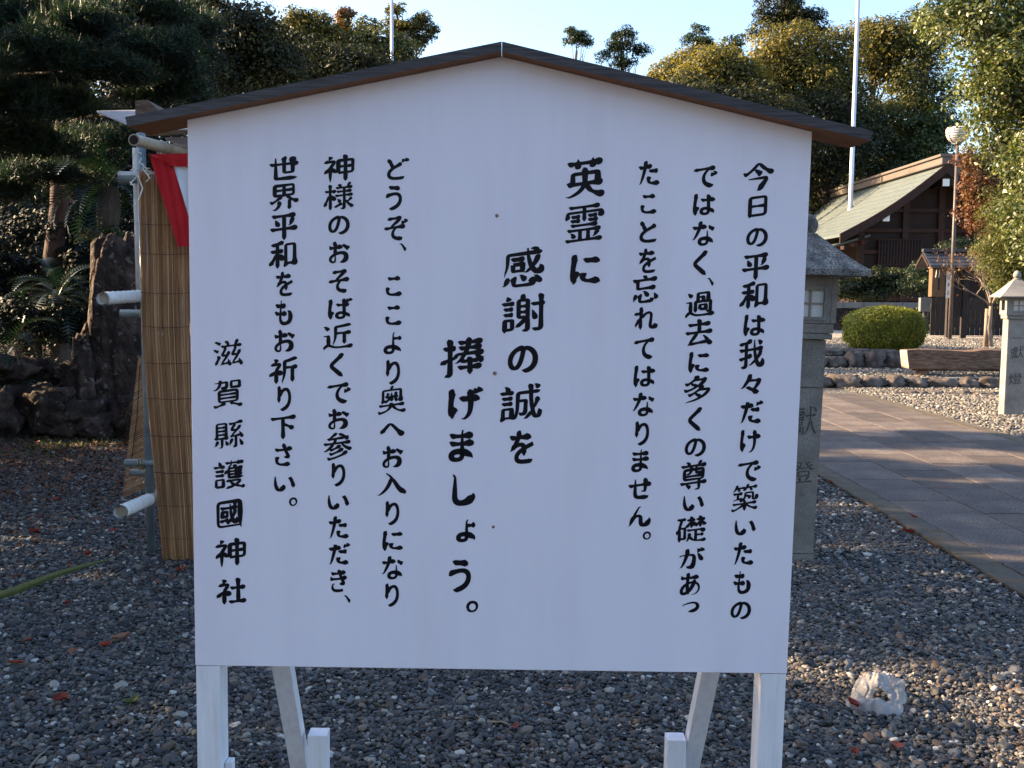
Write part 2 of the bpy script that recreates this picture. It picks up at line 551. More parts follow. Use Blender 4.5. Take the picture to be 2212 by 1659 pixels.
def trunk_mesh(base, top, r0, targets, seed, n=8, rl=.35, hmin=.25):
    """tapered, gently bent trunk with limbs running into some of the clumps"""
    rnd = random.Random(seed)
    bm = bmesh.new()
    base, top = Vector(base), Vector(top)
    k = 7
    pts, rads = [], []
    L = (top - base).length
    for i in range(k + 1):
        t = i / k
        p = base.lerp(top, t) + Vector((rnd.uniform(-1, 1), rnd.uniform(-1, 1), 0)) * L * .025 * (1 if 0 < i < k else 0)
        pts.append(p)
        rads.append(r0 * (1.35 if i == 0 else 1 - .72 * t))
    tube(bm, pts, rads, n, True, .15, seed)
    for tg in targets:
        tg = Vector(tg)
        h = min(max((tg.z - base.z) / max(L, .1) - .25, hmin), .93)
        i = int(h * k)
        s = pts[i].lerp(pts[min(i + 1, k)], h * k - i)
        rr = rads[i] * rl + .01
        mid = s.lerp(tg, .5) + Vector((rnd.uniform(-1, 1), rnd.uniform(-1, 1), rnd.uniform(-.2, .6))) * (tg - s).length * .1
        q = [s, s.lerp(mid, .5) + Vector((0, 0, .04)), mid, mid.lerp(tg, .5), tg]
        tube(bm, q, [rr, rr * .8, rr * .6, rr * .4, rr * .15], 5, True, .1)
    return bm


def tree(name, label, cat, base, env, n_clump, clump_r, n_leaf, leaf, leafm, seed, r0=.25, group=None, bark='bark', limbs=10, lean=0, top=None, **kw):
    root = empty(name, base, 0, label, cat, group)
    b = Vector(base)
    env = [((Vector(c) - b)[:], r) for c, r in env]
    cr, bl = crown('crown', env, n_clump, clump_r, n_leaf, leaf, MT[leafm], root, seed, **kw)
    zc = max(e[0][2] for e in env)
    tp = top or (env[0][0][0], env[0][0][1], zc)
    rnd = random.Random(seed)
    tg = [x[0] for x in rnd.sample(bl, min(limbs, len(bl)))]
    bmo('trunk', trunk_mesh((0, 0, -.1), tp, r0, tg, seed), MT[bark], root, True)
    return root


def E(x, y, Y, rx, ry, ydep=1.0):
    """an envelope ellipsoid seen at picture place x,y at distance Y, rx,ry in picture units"""
    return (P(x, y, Y)[:], (rx * Y / S, rx * Y / S * ydep, ry * Y / S))


def rock_mesh(name, size, seed, sub=2, rough=.25, boxy=.5, freq=1.3):
    bm = bmesh.new()
    bmesh.ops.create_icosphere(bm, subdivisions=sub, radius=1)
    o = Vector((seed * 7.3, seed * 3.1, seed * 1.7))
    for v in bm.verts:
        d = v.co.normalized()
        m_ = max(abs(d.x), abs(d.y), abs(d.z))
        d2 = d * ((1 - boxy) + boxy / m_ * .85)
        f = 1 + rough * noise.fractal(d * freq + o, .8, 2.1, 4)
        v.co = Vector((d2.x * size[0], d2.y * size[1], d2.z * size[2])) * f
    me = bpy.data.meshes.new(name)
    bm.to_mesh(me)
    bm.free()
    return me

# ================================================================== SETTING
def sheet(name, x0, x1, y0, y1, z, mt, n=1):
    bm = bmesh.new()
    vs = [[bm.verts.new((x0 + (x1 - x0) * i / n, y0 + (y1 - y0) * j / n, z)) for i in range(n + 1)] for j in range(n + 1)]
    for j in range(n):
        for i in range(n):
            bm.faces.new((vs[j][i], vs[j][i + 1], vs[j + 1][i + 1], vs[j + 1][i]))
    return tag(bmo(name, bm, mt), kind='structure')


sheet('ground', -260, 260, -60, 500, 0, MT['gravel'])
tag(boxo('terrace_ground', -3, 42, 17.12, 60, -.2, .166, MT['gravel_sunlit']), kind='structure')
tag(boxo('terrace_ground', -3, 42, 19.5, 60, .1, .34, MT['gravel_sunlit']), kind='structure')
tag(boxo('terrace_ground', -3, 42, 20.5, 60, .3, .42, MT['gravel_sunlit']), kind='structure')
# wooded hill behind everything
bm = bmesh.new()
gx, gy = 48, 26
hv = []
for j in range(gy + 1):
    row = []
    for i in range(gx + 1):
        x = -150 + 300 * i / gx
        y = 46 + 150 * j / gy
        t = min(max((y - 50) / 70, 0), 1)
        z = -.3 + 17 * t * t * (3 - 2 * t) + 2.5 * noise.fractal(Vector((x * .02, y * .02, 0)), 1, 2, 3) * t
        row.append(bm.verts.new((x, y, z)))
    hv.append(row)
for j in range(gy):
    for i in range(gx):
        bm.faces.new((hv[j][i], hv[j][i + 1], hv[j + 1][i + 1], hv[j + 1][i]))
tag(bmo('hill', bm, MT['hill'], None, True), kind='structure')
# planted bed on the left, banked up behind its rocks
bm = bmesh.new()
hv = []
for j in range(25):
    row = []
    for i in range(41):
        x = -16 + 14.2 * i / 40
        y = 10.4 + 12 * j / 24
        e = min((y - 10.4) / 1.4, 1) * min(max((-1.9 - x) / .8, 0), 1)
        row.append(bm.verts.new((x, y, -.05 + e * (.62 + .25 * noise.fractal(Vector((x * .5, y * .5, 3)), 1, 2, 4)))))
    hv.append(row)
for j in range(24):
    for i in range(40):
        bm.faces.new((hv[j][i], hv[j][i + 1], hv[j + 1][i + 1], hv[j + 1][i]))
tag(bmo('garden_bed', bm, MT['soil'], None, True), kind='structure')

# paved path
path = empty('stone_path', (0, 0, 0), kind='structure')
boxo('path_bed', 2.54, 5.33, 2.2, 15.75, -.05, .012, MT['soil'], path)
rnd = random.Random(4)


def slab(name, x0, x1, y0, y1, mt):
    h = .028 + rnd.uniform(-.002, .002)
    g = .004
    o = boxo(name, x0 + g, x1 - g, y0 + g, y1 - g, -.04, h, mt, path, .004)
    o.location = ((x0 + x1) / 2, (y0 + y1) / 2, 0)
    for v in o.data.vertices:
        v.co.x -= (x0 + x1) / 2
        v.co.y -= (y0 + y1) / 2
    o.rotation_euler = (rnd.uniform(-.003, .003), rnd.uniform(-.003, .003), 0)
    return o


XS = [2.715, 3.215, 3.70, 4.17, 4.66, 5.15]
slabtones = []
for k, f in enumerate((.72, .88, 1.0, 1.16)):
    slabtones.append(mat('paving_granite_shade%d' % k, [tuple(c * f for c in q) for q in ((.080, .060, .053), (.122, .096, .084), (.175, .142, .120))], 2.4, rough=.82, bump=.6, bscale=70, dist=.003, speck=(75, tuple(.03 * f for _ in range(3)), .54)))
for r, (a, c) in enumerate(zip(XS, XS[1:])):
    y = 2.2 + [.0, -.42, -.2, -.6, -.33][r]
    joints = []
    while y < 15.7:
        L_ = .88 + rnd.uniform(-.03, .03)
        y1 = min(y + L_, 15.72)
        if y1 - y > .2: slab('slab', a, c, max(y, 2.2), y1, rnd.choice(slabtones))
        y = y1
for a, c in ((2.54, 2.715), (5.15, 5.33)):
    y = 2.2
    while y < 15.7:
        y1 = min(y + rnd.uniform(1.0, 1.3), 15.72)
        if y1 - y > .1: slab('kerbstone', a, c, y, y1, MT['kerb'])
        y = y1


def stone_row(name, label, y, x0, x1, z0, h, wmin, wmax, seed, mt='rock', group=None, flat=.5, dep=.16):
    root = empty(name, (x0, y, z0), 0, label, 'stone edging', group)
    rd = random.Random(seed)
    x = x0
    k = 0
    while x < x1:
        w_ = rd.uniform(wmin, wmax)
        hh = h * rd.uniform(.8, 1.15)
        me = rock_mesh('stone', (w_ * .56, dep * rd.uniform(.9, 1.3), hh * .62), seed * 13 + k, 3, .42, .4, 1.9)
        o = link('stone', me, MT[mt], root, True)
        o.location = (x - x0 + w_ / 2, rd.uniform(-.04, .04), hh * .42)
        o.rotation_euler = (0, rd.uniform(-.06, .06), rd.uniform(-.25, .25))
        x += w_ * rd.uniform(.96, 1.06)
        k += 1
    return root


stone_row('stone_edging', 'lowest row of rough stones edging the first gravel terrace behind the bench', 17.08, 3.9, 12.2, 0, .19, .3, .62, 1, group='stone edgings of the raised gravel')
stone_row('stone_edging', 'middle row of rounded boulders edging the raised gravel below the clipped bush', 19.35, 4.2, 12.6, .166, .27, .3, .5, 2, group='stone edgings of the raised gravel')
stone_row('stone_edging', 'thin top row of flat stones at the foot of the clipped bush', 20.25, 4.5, 12.8, .34, .12, .35, .6, 3, group='stone edgings of the raised gravel', dep=.22)
stone_row('stone_edging', 'half buried line of small stones in the sunlit gravel before the terraces', 15.95, 5.75, 9.5, -.02, .07, .14, .3, 4, group='stone edgings of the raised gravel', dep=.08)

# rocks and standing stone on the left
rk = empty('rock_border', (-5, 10.5, 0), 0, 'row of dark mossy rocks edging the shaded planted bed', 'rock border')
for k, (x, y, w_, h_) in enumerate([(10, 900, 85, 110), (95, 880, 75, 95), (165, 905, 70, 75), (225, 925, 60, 60), (290, 905, 70, 100), (-70, 880, 90, 150), (60, 800, 70, 50), (140, 810, 60, 45), (350, 915, 70, 80)]):
    p = P(x, y, 10.7 + .35 * (y < 850))
    me = rock_mesh('rock', (w_ * 10.7 / S * .6, .33, h_ * 10.7 / S * .58), 40 + k, 4, .42, .35, 1.8)
    o = link('rock', me, MT['rock_dark'], rk, True)
    o.location = p - Vector((-5, 10.5, 0))
    o.rotation_euler = (0, random.Random(k).uniform(-.2, .2), k)
p = P(258, 730, 11.0)
me = rock_mesh('standing_stone', (.31, .24, 1.12), 77, 5, .20, .42, 1.8)
o = tag(link('standing_stone', me, MT['rock_dark'], None, True), 'tall rough brown standing stone with a sunlit top beside the reed screen', 'rock')
o.location = (p.x, 11.0, 1.03)
o.rotation_euler = (0, .03, .3)
me = rock_mesh('rock', (.14, .2, .66), 78, 4, .3, .4, 2)
o = tag(link('rock', me, MT['rock_dark'], None, True), 'narrow dark rock leaning on the foot of the standing stone', 'rock')
o.location = (p.x - .30, 10.85, .45)

# ================================================================== NOTICE BOARD
BO = Vector((-0.044, 2.4, 0.6178))
BR = Matrix.Rotation(.0083, 3, 'Z') @ Matrix.Rotation(.0195, 3, 'X') @ Matrix.Rotation(.0123, 3, 'Y')
nb = empty('notice_board', BO - BR @ Vector((0, 0, .6178)), 0, 'large white wooden notice board with black brush lettering under a small gabled wooden roof', 'notice board')
nb.rotation_euler = BR.to_euler()
B0 = .6178
W2, HS, HA = 1.3939 / 2, 1.2563, 1.4065
bm = bmesh.new()
prism(bm, [(-W2, B0), (W2, B0), (W2, B0 + HS), (0, B0 + HA), (-W2, B0 + HS)], 0, .018)
bmesh.ops.bevel(bm, geom=[e for e in bm.edges if abs(e.verts[0].co.y) < 1e-6 and abs(e.verts[1].co.y) < 1e-6], offset=.0012, segments=1, affect='EDGES')
bmo('panel', bm, MT['board'], nb)
# frame behind, legs, braces
for sx in (-1, 1):
    x0, x1 = (-W2 + .001, -W2 + .057) if sx < 0 else (W2 - .06, W2 - .001)
    boxo('leg', x0, x1, .0015, .07, .01, B0 - .0015, MT['white_wood'], nb, .0015)
    boxo('frame_post', x0, x1, .0185, .07, B0 - .001, B0 + HS - .02, MT['white_wood'], nb, .001)
    # diagonal brace behind
    bm = bmesh.new()
    bx = -.53 if sx < 0 else .55
    a, b = Vector((bx, .075, .735)), Vector((bx, .506, .0))
    d = (b - a).normalized()
    u = Vector((1, 0, 0))
    v = d.cross(u)
    for q in (a, b): pass
    M4 = Matrix((u, v, d)).transposed().to_4x4()
    M4.translation = a
    box(bm, -.023, .023, -.02, .02, 0, (b - a).length, .001, M4)
    bmo('brace', bm, MT['white_wood'], nb)
    sxp = -.465 if sx < 0 else .497
    bm = bmesh.new()
    boxo('stake', sxp - .026, sxp + .026, .30, .35, -.02, .312, MT['white_wood'], nb, .003)
    boxo('stake', (x1 + .0015 if sx < 0 else x0 - .0185), (x1 + .0185 if sx < 0 else x0 - .0015), .03, .06, -.02, .365 if sx < 0 else .345, MT['white_wood'], nb, .002)
boxo('cross_rail', -W2 + .06, W2 - .062, .0185, .05, B0 + .55, B0 + .62, MT['white_wood'], nb, .001)
boxo('cross_rail', -W2 + .06, W2 - .062, .0185, .05, B0 + .04, B0 + .10, MT['white_wood'], nb, .001)
sl = (HA - HS) / W2
for sx, xe in ((-1, .812), (1, .812)):
    bm = bmesh.new()
    x0 = .0005
    z0 = B0 + HA + .0005
    th = .0205
    poly = [(sx * x0, z0 - sl * x0), (sx * xe, z0 - sl * xe), (sx * (xe + th * .2), z0 - sl * xe + th), (sx * x0, z0 - sl * x0 + th * 1.02)]
    prism(bm, poly, -.052, .095)
    bmesh.ops.recalc_face_normals(bm, faces=bm.faces)
    for e in bm.edges: pass
    for f in bm.faces:
        if f.normal.z < -.5: f.material_index = 1
    me = bpy.data.meshes.new('roof_plank')
    bm.to_mesh(me)
    bm.free()
    me.materials.append(MT['grey_wood'])
    me.materials.append(MT['brown_wood'])
    link('roof_plank', me, None, nb)
for ux, uz, r_ in ((-.0040, .7009, .0048), (-.0049, 1.0576, .0042), (-.0021, .343, .0036)):
    bm = bmesh.new()
    bmesh.ops.create_cone(bm, cap_ends=True, segments=12, radius1=r_, radius2=r_ * .6, depth=.0016, matrix=Matrix.Translation((ux, -.0009, B0 + uz)) @ Matrix.Rotation(R(90), 4, 'X'))
    bmo('screw', bm, MT['screw'], nb)



GLYPH_DATA = """
今12;300;300;11112,201 133,199 179,162/11-7,181 24,177 47,190 98,227 141,269 146,270 154,269 166,263 193,236 223,212 273,180 280,179 308,183/1145,127 221,127 230,122 232,112 229,103 159,16 135,9
日14;234;300;00220,164 13,164/0113,37 205,37 215,42 220,52 220,286 15,287 13,284 13,4
の13;300;274;11142,30 171,17 202,24 238,43 253,57 268,75 279,100 283,120 284,145 282,164 277,184 268,203 245,231 223,246 198,256 170,259 160,254 155,244 147,187 126,114 104,70 91,56 82,50 65,46 51,49 42,53 32,63 24,76 18,94 15,111 15,138 22,169 36,196 52,215 67,229 82,239 109,252 143,259 165,258
平13;300;285;1174,159 79,179 53,239/11259,240 242,229 216,173 192,163/11277,272 21,272/01149,272 149,4/11296,130 3,130
和12;289;300;00277,54 178,54/11277,22 277,260 181,261 178,258 178,19/11151,194 11,194/1085,5 85,143 82,172 85,209 85,271/11157,279 129,285 76,271 19,263/1111,47 15,68 43,108 64,151 71,154 84,156 106,150 138,110 139,86
は13;300;290;0123,53 36,61 39,65 54,106 51,124/11288,237 276,220 272,217 196,210 106,211/1119,-1 25,21 23,44 15,72 13,96 16,172 31,275 42,284 55,289/11286,22 282,47 260,65 241,76 230,79 200,94 183,96 148,95 131,90 122,85 110,70 107,56 108,43 113,34 122,26 136,19 159,16 182,17 193,21 205,30 212,40 215,67 211,169 211,285
我12;300;297;11217,281 234,277 271,237/0186,267 85,25 79,16 58,13 42,13 26,20/11157,131 68,109 8,97/11289,192 8,192/11281,159 262,152 243,122 224,100 197,71 172,52 138,30 115,32/11153,276 130,281 85,268 23,258 18,252 10,248/11279,89 286,66 287,49 283,28 276,17 262,13 246,18 232,30 218,54 201,105 191,154 184,208 182,292
々14;273;300;00178,68 184,82 206,113 231,158 244,184 248,206/11149,296 127,282 102,216 49,130 24,101 -7,96/11231,11 224,19 223,25 168,70 156,73 107,101 77,97/01105,213 234,212 252,208 266,213 278,213
だ13;300;284;11251,220 226,265/11150,95 146,87 140,82 139,54 146,36 160,27 185,20 231,19 261,22 277,38/11266,166 177,167 164,166 149,161/11287,227 284,236 286,243 264,279/0198,269 93,230 74,152 44,58 27,19 0,9/11172,236 164,231 160,225 118,217 69,212 4,212
け13;287;300;0127,68 41,77 55,122 61,133/11290,237 276,217 269,215 182,209 104,211/11214,296 216,169 214,123 208,88 195,58 185,44 170,29 153,18 121,21/1131,25 26,61 18,81 14,111 13,149 15,187 28,281 39,290 52,295
で13;300;268;11250,144 230,181 220,193/11290,160 266,200 257,202 249,208/11276,253 241,253 193,247 166,248 23,234 16,233 2,217/10259,30 229,19 205,21 180,29 157,42 141,56 129,72 121,92 118,107 118,128 121,148 127,166 144,196 157,211 176,227 184,245
築10;300;296;0067,142 67,199/01140,83 127,76 122,69 96,51 53,31 22,22 -5,29/01214,259 218,242 225,232 226,220/01167,83 175,70 185,63 208,49 243,33 276,23 302,30/0174,260 77,243 85,224/11163,168 185,168 218,143/11121,201 13,201/0049,263 59,261 134,261 153,243/10293,261 214,260 176,263/11290,88 176,88 160,83 119,88 10,88/1168,292 55,284 47,264 20,233 0,230/11195,292 181,283 173,265 144,233 120,230/11279,171 289,151 287,131 283,127 273,125 251,126 247,131 244,141 244,198 242,202 156,203 153,199 153,173 151,160 146,148 139,138 129,133 122,124 112,118 88,122/11149,5 149,70 146,83 149,96 149,109 135,124 112,142 103,146 9,132
い14;300;268;01227,240 253,191 268,148 278,108 282,81 270,55/1121,263 18,251 18,187 24,116 35,69 49,41 65,26 80,21 87,20 101,23 111,30 127,52 140,81 133,118
た13;291;300;11294,43 277,23 267,22 235,20 199,21 167,29 159,35 150,45 147,58 147,71 149,89 169,102/11282,176 198,177 170,175 167,171 158,168/115,10 28,19 35,32 56,87 77,155 99,249 102,282 127,299/116,224 76,224 167,237 188,222
も13;278;300;11206,163 235,155 252,131 259,114 262,95 261,73 258,61 247,44 236,34 217,24 196,18 162,14 140,16 122,21 110,27 98,39 88,62 86,99 103,241 106,293/1111,235 68,226 116,223 184,227/11187,151 171,135 140,133 66,135 40,138 16,144 1,144
な12;295;300;11282,196 211,236/11170,259 156,239 129,233 74,226 7,226/11128,298 107,285 100,244 84,201 61,150 39,111 22,86 -5,80/11272,27 266,47 232,70 184,90 163,92 129,90 106,79 99,71 95,59 94,48 97,35 104,27 115,19 128,15 149,13 175,17 186,24 192,30 197,41 198,51 195,184
く13;180;300;11160,21 29,135 23,142 20,155 24,168 30,176 148,277 173,279
、42;300;291;11-13,235 16,232 67,232 71,230 131,174 231,69 234,64 233,42 245,15
過11;300;288;01244,173 266,172 268,170 268,67 263,57 244,54 221,65/00135,227 192,227 192,172/01135,173 111,171 111,48/0159,53 59,172 10,173/0159,53 45,50 39,46 17,23 16,-3/0159,53 91,30 104,24 122,19 145,16 185,15 280,19 305,38/01157,84 157,134 221,133 220,84 157,84/1125,280 37,272 74,231/00244,173 135,173/00244,173 244,267 240,271 135,270 135,173
去12;296;300;0050,28 75,27 226,39 240,42/01147,150 147,295/11267,236 30,236/11188,111 201,104 209,95 235,61 242,44 252,35 259,24 262,18 257,-6/114,149 290,149/01118,148 114,127 101,106 58,51 48,31 39,24 26,5
に14;293;300;0125,57 41,68 57,112 53,137/11293,52 285,46 278,36 232,31 171,32 145,39 129,51 123,60 121,71 124,103 130,107 135,116/11283,270 268,253 261,251 178,249 129,251/1118,-1 21,10 27,17 24,47 16,72 14,101 14,148 18,187 33,284 57,300
多11;282;300;01168,61 161,72 137,93 115,94/01121,185 114,197 94,212 67,213/01169,149 183,146 257,145 258,141 254,124 225,92 198,71 189,65 176,62 155,48 100,29 20,14 8,-2/01117,264 131,261 195,261 212,259 236,261/11155,295 130,288 123,281 119,272 109,262 97,258 70,238 41,221 32,217 6,220/11206,182 184,176 176,168 171,157 161,147 149,142 97,108 61,91 40,95/10-5,151 16,145 32,145 72,157 113,174 123,182 140,189 157,199 188,223 203,240 208,258
尊10;295;300;01200,256 203,272 213,286 236,293/00251,150 43,150/0195,255 94,271 81,288 62,294/11292,79 3,79/01207,114 207,28 204,17 195,12 156,11/11284,254 9,254/00174,254 174,195 178,184 186,181 251,182/0043,150 43,122 47,118 206,116 247,118 251,124 251,212 245,217 47,217 43,211 43,150/01119,254 117,210 116,200 111,190 98,179 80,172 56,178/0174,79 74,62 77,56 114,28
礎10;300;291;01242,221 228,213 204,181 199,169/0039,51 90,52 90,163 87,167 36,167/01246,243 263,226 286,193 288,178/0132,146 20,140 12,128 11,101/01200,81 281,81/00200,137 200,23/1199,264 13,264/11111,249 193,249/11156,289 156,260 152,237 156,210 156,162/11245,162 245,208 243,225 245,245 245,288/01137,64 147,57 158,43 173,30 183,25 215,18 280,17 303,29/0156,264 54,242 39,186 33,150 37,133 37,17/11292,250 255,250 245,247 232,250 206,250/11141,108 135,66 120,32 106,12/11184,181 185,202 172,218 155,223 144,222 138,219 114,185 110,170/11268,104 274,130 272,134 265,138 113,138
が12;300;290;11218,222 228,214 257,161 274,122 270,103/11213,274 233,264 253,229/11286,235 284,244 286,250 283,257 269,279 261,282 255,288/111,166 12,179 18,183 74,186 108,191 152,191 164,188 176,178 183,158 184,128 176,64 165,33 159,24 149,17 130,14 101,17 85,32/11-2,9 25,17 47,57 66,104 85,165 95,206 101,255 118,269
あ12;283;300;11248,273 233,256 139,245 67,243 27,245 10,259/11133,303 111,287 102,198 100,130 105,87 117,36 114,31 115,23/11150,25 174,15 206,24 237,42 257,65 266,85 268,98 267,124 256,150 244,163 231,172 216,179 177,186 146,184 115,178 86,162 76,159 55,143 30,115 18,91 14,67 15,56 19,45 26,38 38,34 59,35 98,49 139,86 160,112 187,162 201,195 201,204 217,215
っ15;300;230;1113,143 25,172 104,198 166,212 199,214 227,209 251,197 267,182 279,155 281,127 275,97 259,73 229,48 202,36 152,23 106,18
こ16;273;300;11248,303 231,283 223,281 109,278 30,281/11275,55 259,29 242,25 194,19 127,17 91,20 65,26 46,35 34,44 23,57 18,73 17,87 21,120 42,137
と14;238;300;0179,175 31,278 42,305/11216,261 206,237 103,181 89,177 47,142 33,127 23,109 19,99 16,76 22,51 35,36 63,22 87,17 143,15 223,23 239,43
を12;280;300;1113,245 80,243 172,247 215,252 228,265/01262,180 176,146 150,129 141,126 117,112 92,88 85,77 81,56 84,39 92,29 103,21 122,16 140,14 192,14 239,18 256,33/1185,181 55,160 23,124 12,117/11129,299 112,286 108,258 91,221 71,183 75,175 84,170 106,176 126,178 142,174 155,165 159,157 162,138 163,67
忘12;300;296;01231,44 228,26 221,17 214,13 136,11 99,14 90,22 88,34 88,95/01155,248 152,269 146,281 148,288 147,296/0162,246 63,156 270,156/1113,21 42,84 49,87 54,93/11171,59 174,79 170,86 140,120 118,126/11253,97 277,50 287,25/11286,246 10,246
れ12;300;271;0178,129 60,121 17,62 17,36/0187,204 24,199 9,185/1181,4 80,135 86,161 85,190 89,217 90,256 108,272/11298,69 289,44 274,33 262,28 242,25 230,27 222,34 217,48 217,69 228,159 228,184 224,197 215,207 201,211 178,209 146,195 105,162 97,162 95,164 97,169 87,169
て14;300;286;11295,270 238,268 205,263 160,263 18,248 0,225/10275,31 243,20 224,21 194,30 169,43 154,56 141,72 132,89 126,114 126,136 134,175 152,208 164,223 186,241 195,261
り13;207;300;0119,185 36,194 59,232 81,253 106,265 130,267 144,264 155,258 174,237 185,211 191,177 191,141 185,110 171,79 153,58 123,36 78,19 65,17 37,27/1116,104 15,158 17,177 17,219 26,285 40,301
ま13;244;300;11237,184 223,174 141,167 82,166 5,172/116,247 62,242 110,241 205,247 221,249 223,252 232,254/11232,22 226,31 225,41 183,68 153,82 101,95 60,94 31,84 20,74 16,66 14,50 17,36 25,27 35,20 52,15 80,13 108,19 118,26 125,37 127,69 124,137 124,286 129,292 132,301
せ13;300;270;11264,37 249,18 198,14 143,14 124,16 107,21 98,28 90,46 87,80 88,254/11160,96 204,94 212,96 216,101 221,139 224,266/11299,191 290,190 286,187 237,186 6,165
ん13;300;281;11-4,8 20,19 44,78 60,110 92,144/11276,117 283,88 263,47 250,33 231,20 199,16 182,20 169,35 165,57 164,117 162,127 156,137 147,143 137,146 115,143 94,132 84,136 79,140 77,145 78,150 139,262 162,269
。23;300;300;1132,112 43,87 58,66 77,49 93,39 115,31 142,27 174,29 194,34 216,44 238,61 261,93 269,115 273,142 272,167 266,195 257,215 239,238 221,253 207,261 187,269 154,274 110,268 89,259 72,247 58,234 41,211 31,187 26,155 32,112
英11;300;297;01148,100 162,88 184,59 197,47 217,35 248,21 272,15 278,15 302,23/00248,106 247,181 53,181 51,179 51,105/11283,257 13,257/1190,293 90,216/11206,293 206,217/1110,105 129,105 147,103 164,105 288,105/11-5,22 23,14 61,26 98,44 114,57 128,71 147,108 147,223
霊10;300;295;00182,11 182,93/00117,11 117,93/11181,207 253,207/11116,207 46,207/11272,73 251,66 233,37 215,29/1144,134 257,134/1137,73 52,65 57,59 66,41 65,27/11117,172 41,172/11181,172 260,172/11284,189 284,240 280,243 18,243 15,238 15,189/01149,283 149,161/113,10 296,10/1117,94 284,94/11273,285 28,285
感10;300;300;1155,70 40,62 19,23 -1,15/11276,16 277,30 256,67 252,71 231,79/11125,93 139,87 168,54 177,47/1166,215 164,215/1179,176 79,125 150,125 149,177 79,176/11152,112 179,111 209,135 244,180 263,217 281,226/11278,160 287,143 288,132 283,113 277,106 266,104 249,108 240,115 228,129 209,163 200,191 191,233 186,295/1117,82 18,107 31,144 37,179 40,255 294,256/1184,79 84,32 86,20 92,14 103,11 184,10 214,13 220,19 224,34 223,44 214,64/01256,256 256,272 247,281 232,289 210,288
謝10;296;300;00113,206 175,206/00113,160 175,160/1150,255 39,285 38,295/11205,174 225,112 216,93/1177,191 15,191/1114,147 77,147/113,234 85,234/11265,293 265,37 263,21 260,16 253,13 230,12 206,25/11291,216 199,216/10136,11 169,14 174,21 175,32 175,98 171,109 175,121 175,251 172,253 138,253/0120,28 62,29 67,32 71,41 71,102 21,103 20,5/1191,44 101,47 126,67 146,87 161,107 161,111 155,118 121,119 116,122 113,129 113,251 115,253 130,254 135,256 138,261 145,287 156,296
誠10;300;295;01129,161 187,160 184,76 179,57 172,51 155,50 136,64/01235,60 223,54 190,16 171,12/01238,96 249,102 252,107 268,148 276,180/1192,189 16,189/113,233 100,233/11283,253 261,281 245,288/1192,146 16,146/1131,288 45,281 57,263 59,258 55,240/0185,30 85,103 23,103 22,8/11280,82 290,59 285,33 282,24 278,20 268,17 259,20 255,24 249,33 238,61 237,90 231,107 225,167 222,291/10289,226 130,226 126,92 122,64 111,24 104,18 100,17 89,26 77,30 22,30
捧10;300;294;11115,254 284,254/11279,64 114,64/00261,124 243,110 150,110 132,126/1196,218 9,218/11196,140 196,5/1117,4 23,7 27,12 50,14 55,25 55,289/11120,212 278,212/113,102 13,120 90,144 99,160 110,169 293,169/01239,168 244,149 263,124 282,106 294,104/1184,104 105,104 130,126 147,149 166,181 181,226 192,289
げ13;292;300;0125,64 39,73 55,124/11247,237 245,251 231,289/11265,299 280,260 278,256 280,247/11107,20 139,17 148,22 172,44 182,60 190,78 196,106 199,156 197,277/11270,216 256,202 239,200 182,196 96,197/1127,22 26,53 17,77 13,103 14,171 27,264 45,277
し15;239;300;11218,111 219,79 187,48 155,29 125,19 86,15 61,18 36,30 22,48 15,74 19,283 -4,307
ょ15;263;300;01132,219 182,219 254,225/11247,11 242,44 221,61 175,87 114,105 70,104 51,100 36,93 24,83 19,74 17,62 19,44 27,33 42,23 55,19 78,16 103,17 113,20 124,27 131,36 137,61 132,183 132,279 134,285 150,301
う13;231;300;1152,27 76,17 84,18 126,30 150,40 172,54 194,75 208,100 214,128 212,158 205,173 192,187 175,197 147,203 114,202 73,195 20,182 17,177 9,173/1150,284 174,271 186,271 202,282
ど13;279;300;0174,165 29,262 36,284/01225,242 202,282/11242,295 265,258 263,251 265,242/11194,223 95,170 77,162 42,131 25,111 19,98 15,73 17,58 28,39 41,29 56,22 81,16 153,15 205,21 214,26 225,42
ぞ12;300;290;00194,270 186,250 100,178 93,159/01144,156 137,139 118,121 107,99 104,73 109,54 113,47 119,39 134,29 153,21 179,16 210,15 234,32/11251,197 227,240/11251,256 269,247 289,213/11223,271 206,273 198,271 173,273 73,269 55,249/113,139 21,147 69,152 93,157 144,158 205,165 271,166
よ13;263;300;01133,215 233,218 254,225/11249,23 244,33 243,43 214,65 169,88 115,103 65,102 45,97 33,90 23,81 18,72 16,56 18,40 27,29 41,21 59,16 82,14 112,18 123,24 131,34 137,51 138,62 133,166 133,286 150,302
奥11;300;300;01141,262 146,287 169,297/01143,183 129,174 117,160 88,136 62,137/11216,137 172,165/11186,189 186,208 204,234/1194,234 113,202/11290,93 8,93/1150,122 50,260 141,261 249,259 249,122/11221,186 77,186/11149,119 145,101 131,72 119,56 100,40 77,28 25,14 19,14 -5,24/11148,239 146,183 148,136/01164,92 168,73 176,64 193,47 215,33 242,22 269,16 280,16 305,26
へ13;300;200;11285,18 235,67 142,173 133,179 121,183 109,180 102,175 25,81 24,55
お13;300;295;11202,236 225,238 276,206 291,191/0190,128 92,280 103,296/114,228 12,224 21,216 75,216 120,221 167,230 180,252/1190,132 92,68 90,30 86,22 82,19 68,17 50,20 34,28 18,45 15,58 16,69 23,84 41,102 62,116 104,136 158,146 175,147 196,146 217,141 237,130 247,119 253,106 256,86 253,67 241,47 225,33 202,23 180,18 154,16
入12;300;290;01150,197 141,189 129,149 112,112 96,86 78,63 56,41 25,18 -3,19/1193,278 124,249 143,226 149,206 170,182 216,93 231,71 254,45 282,23 291,-6
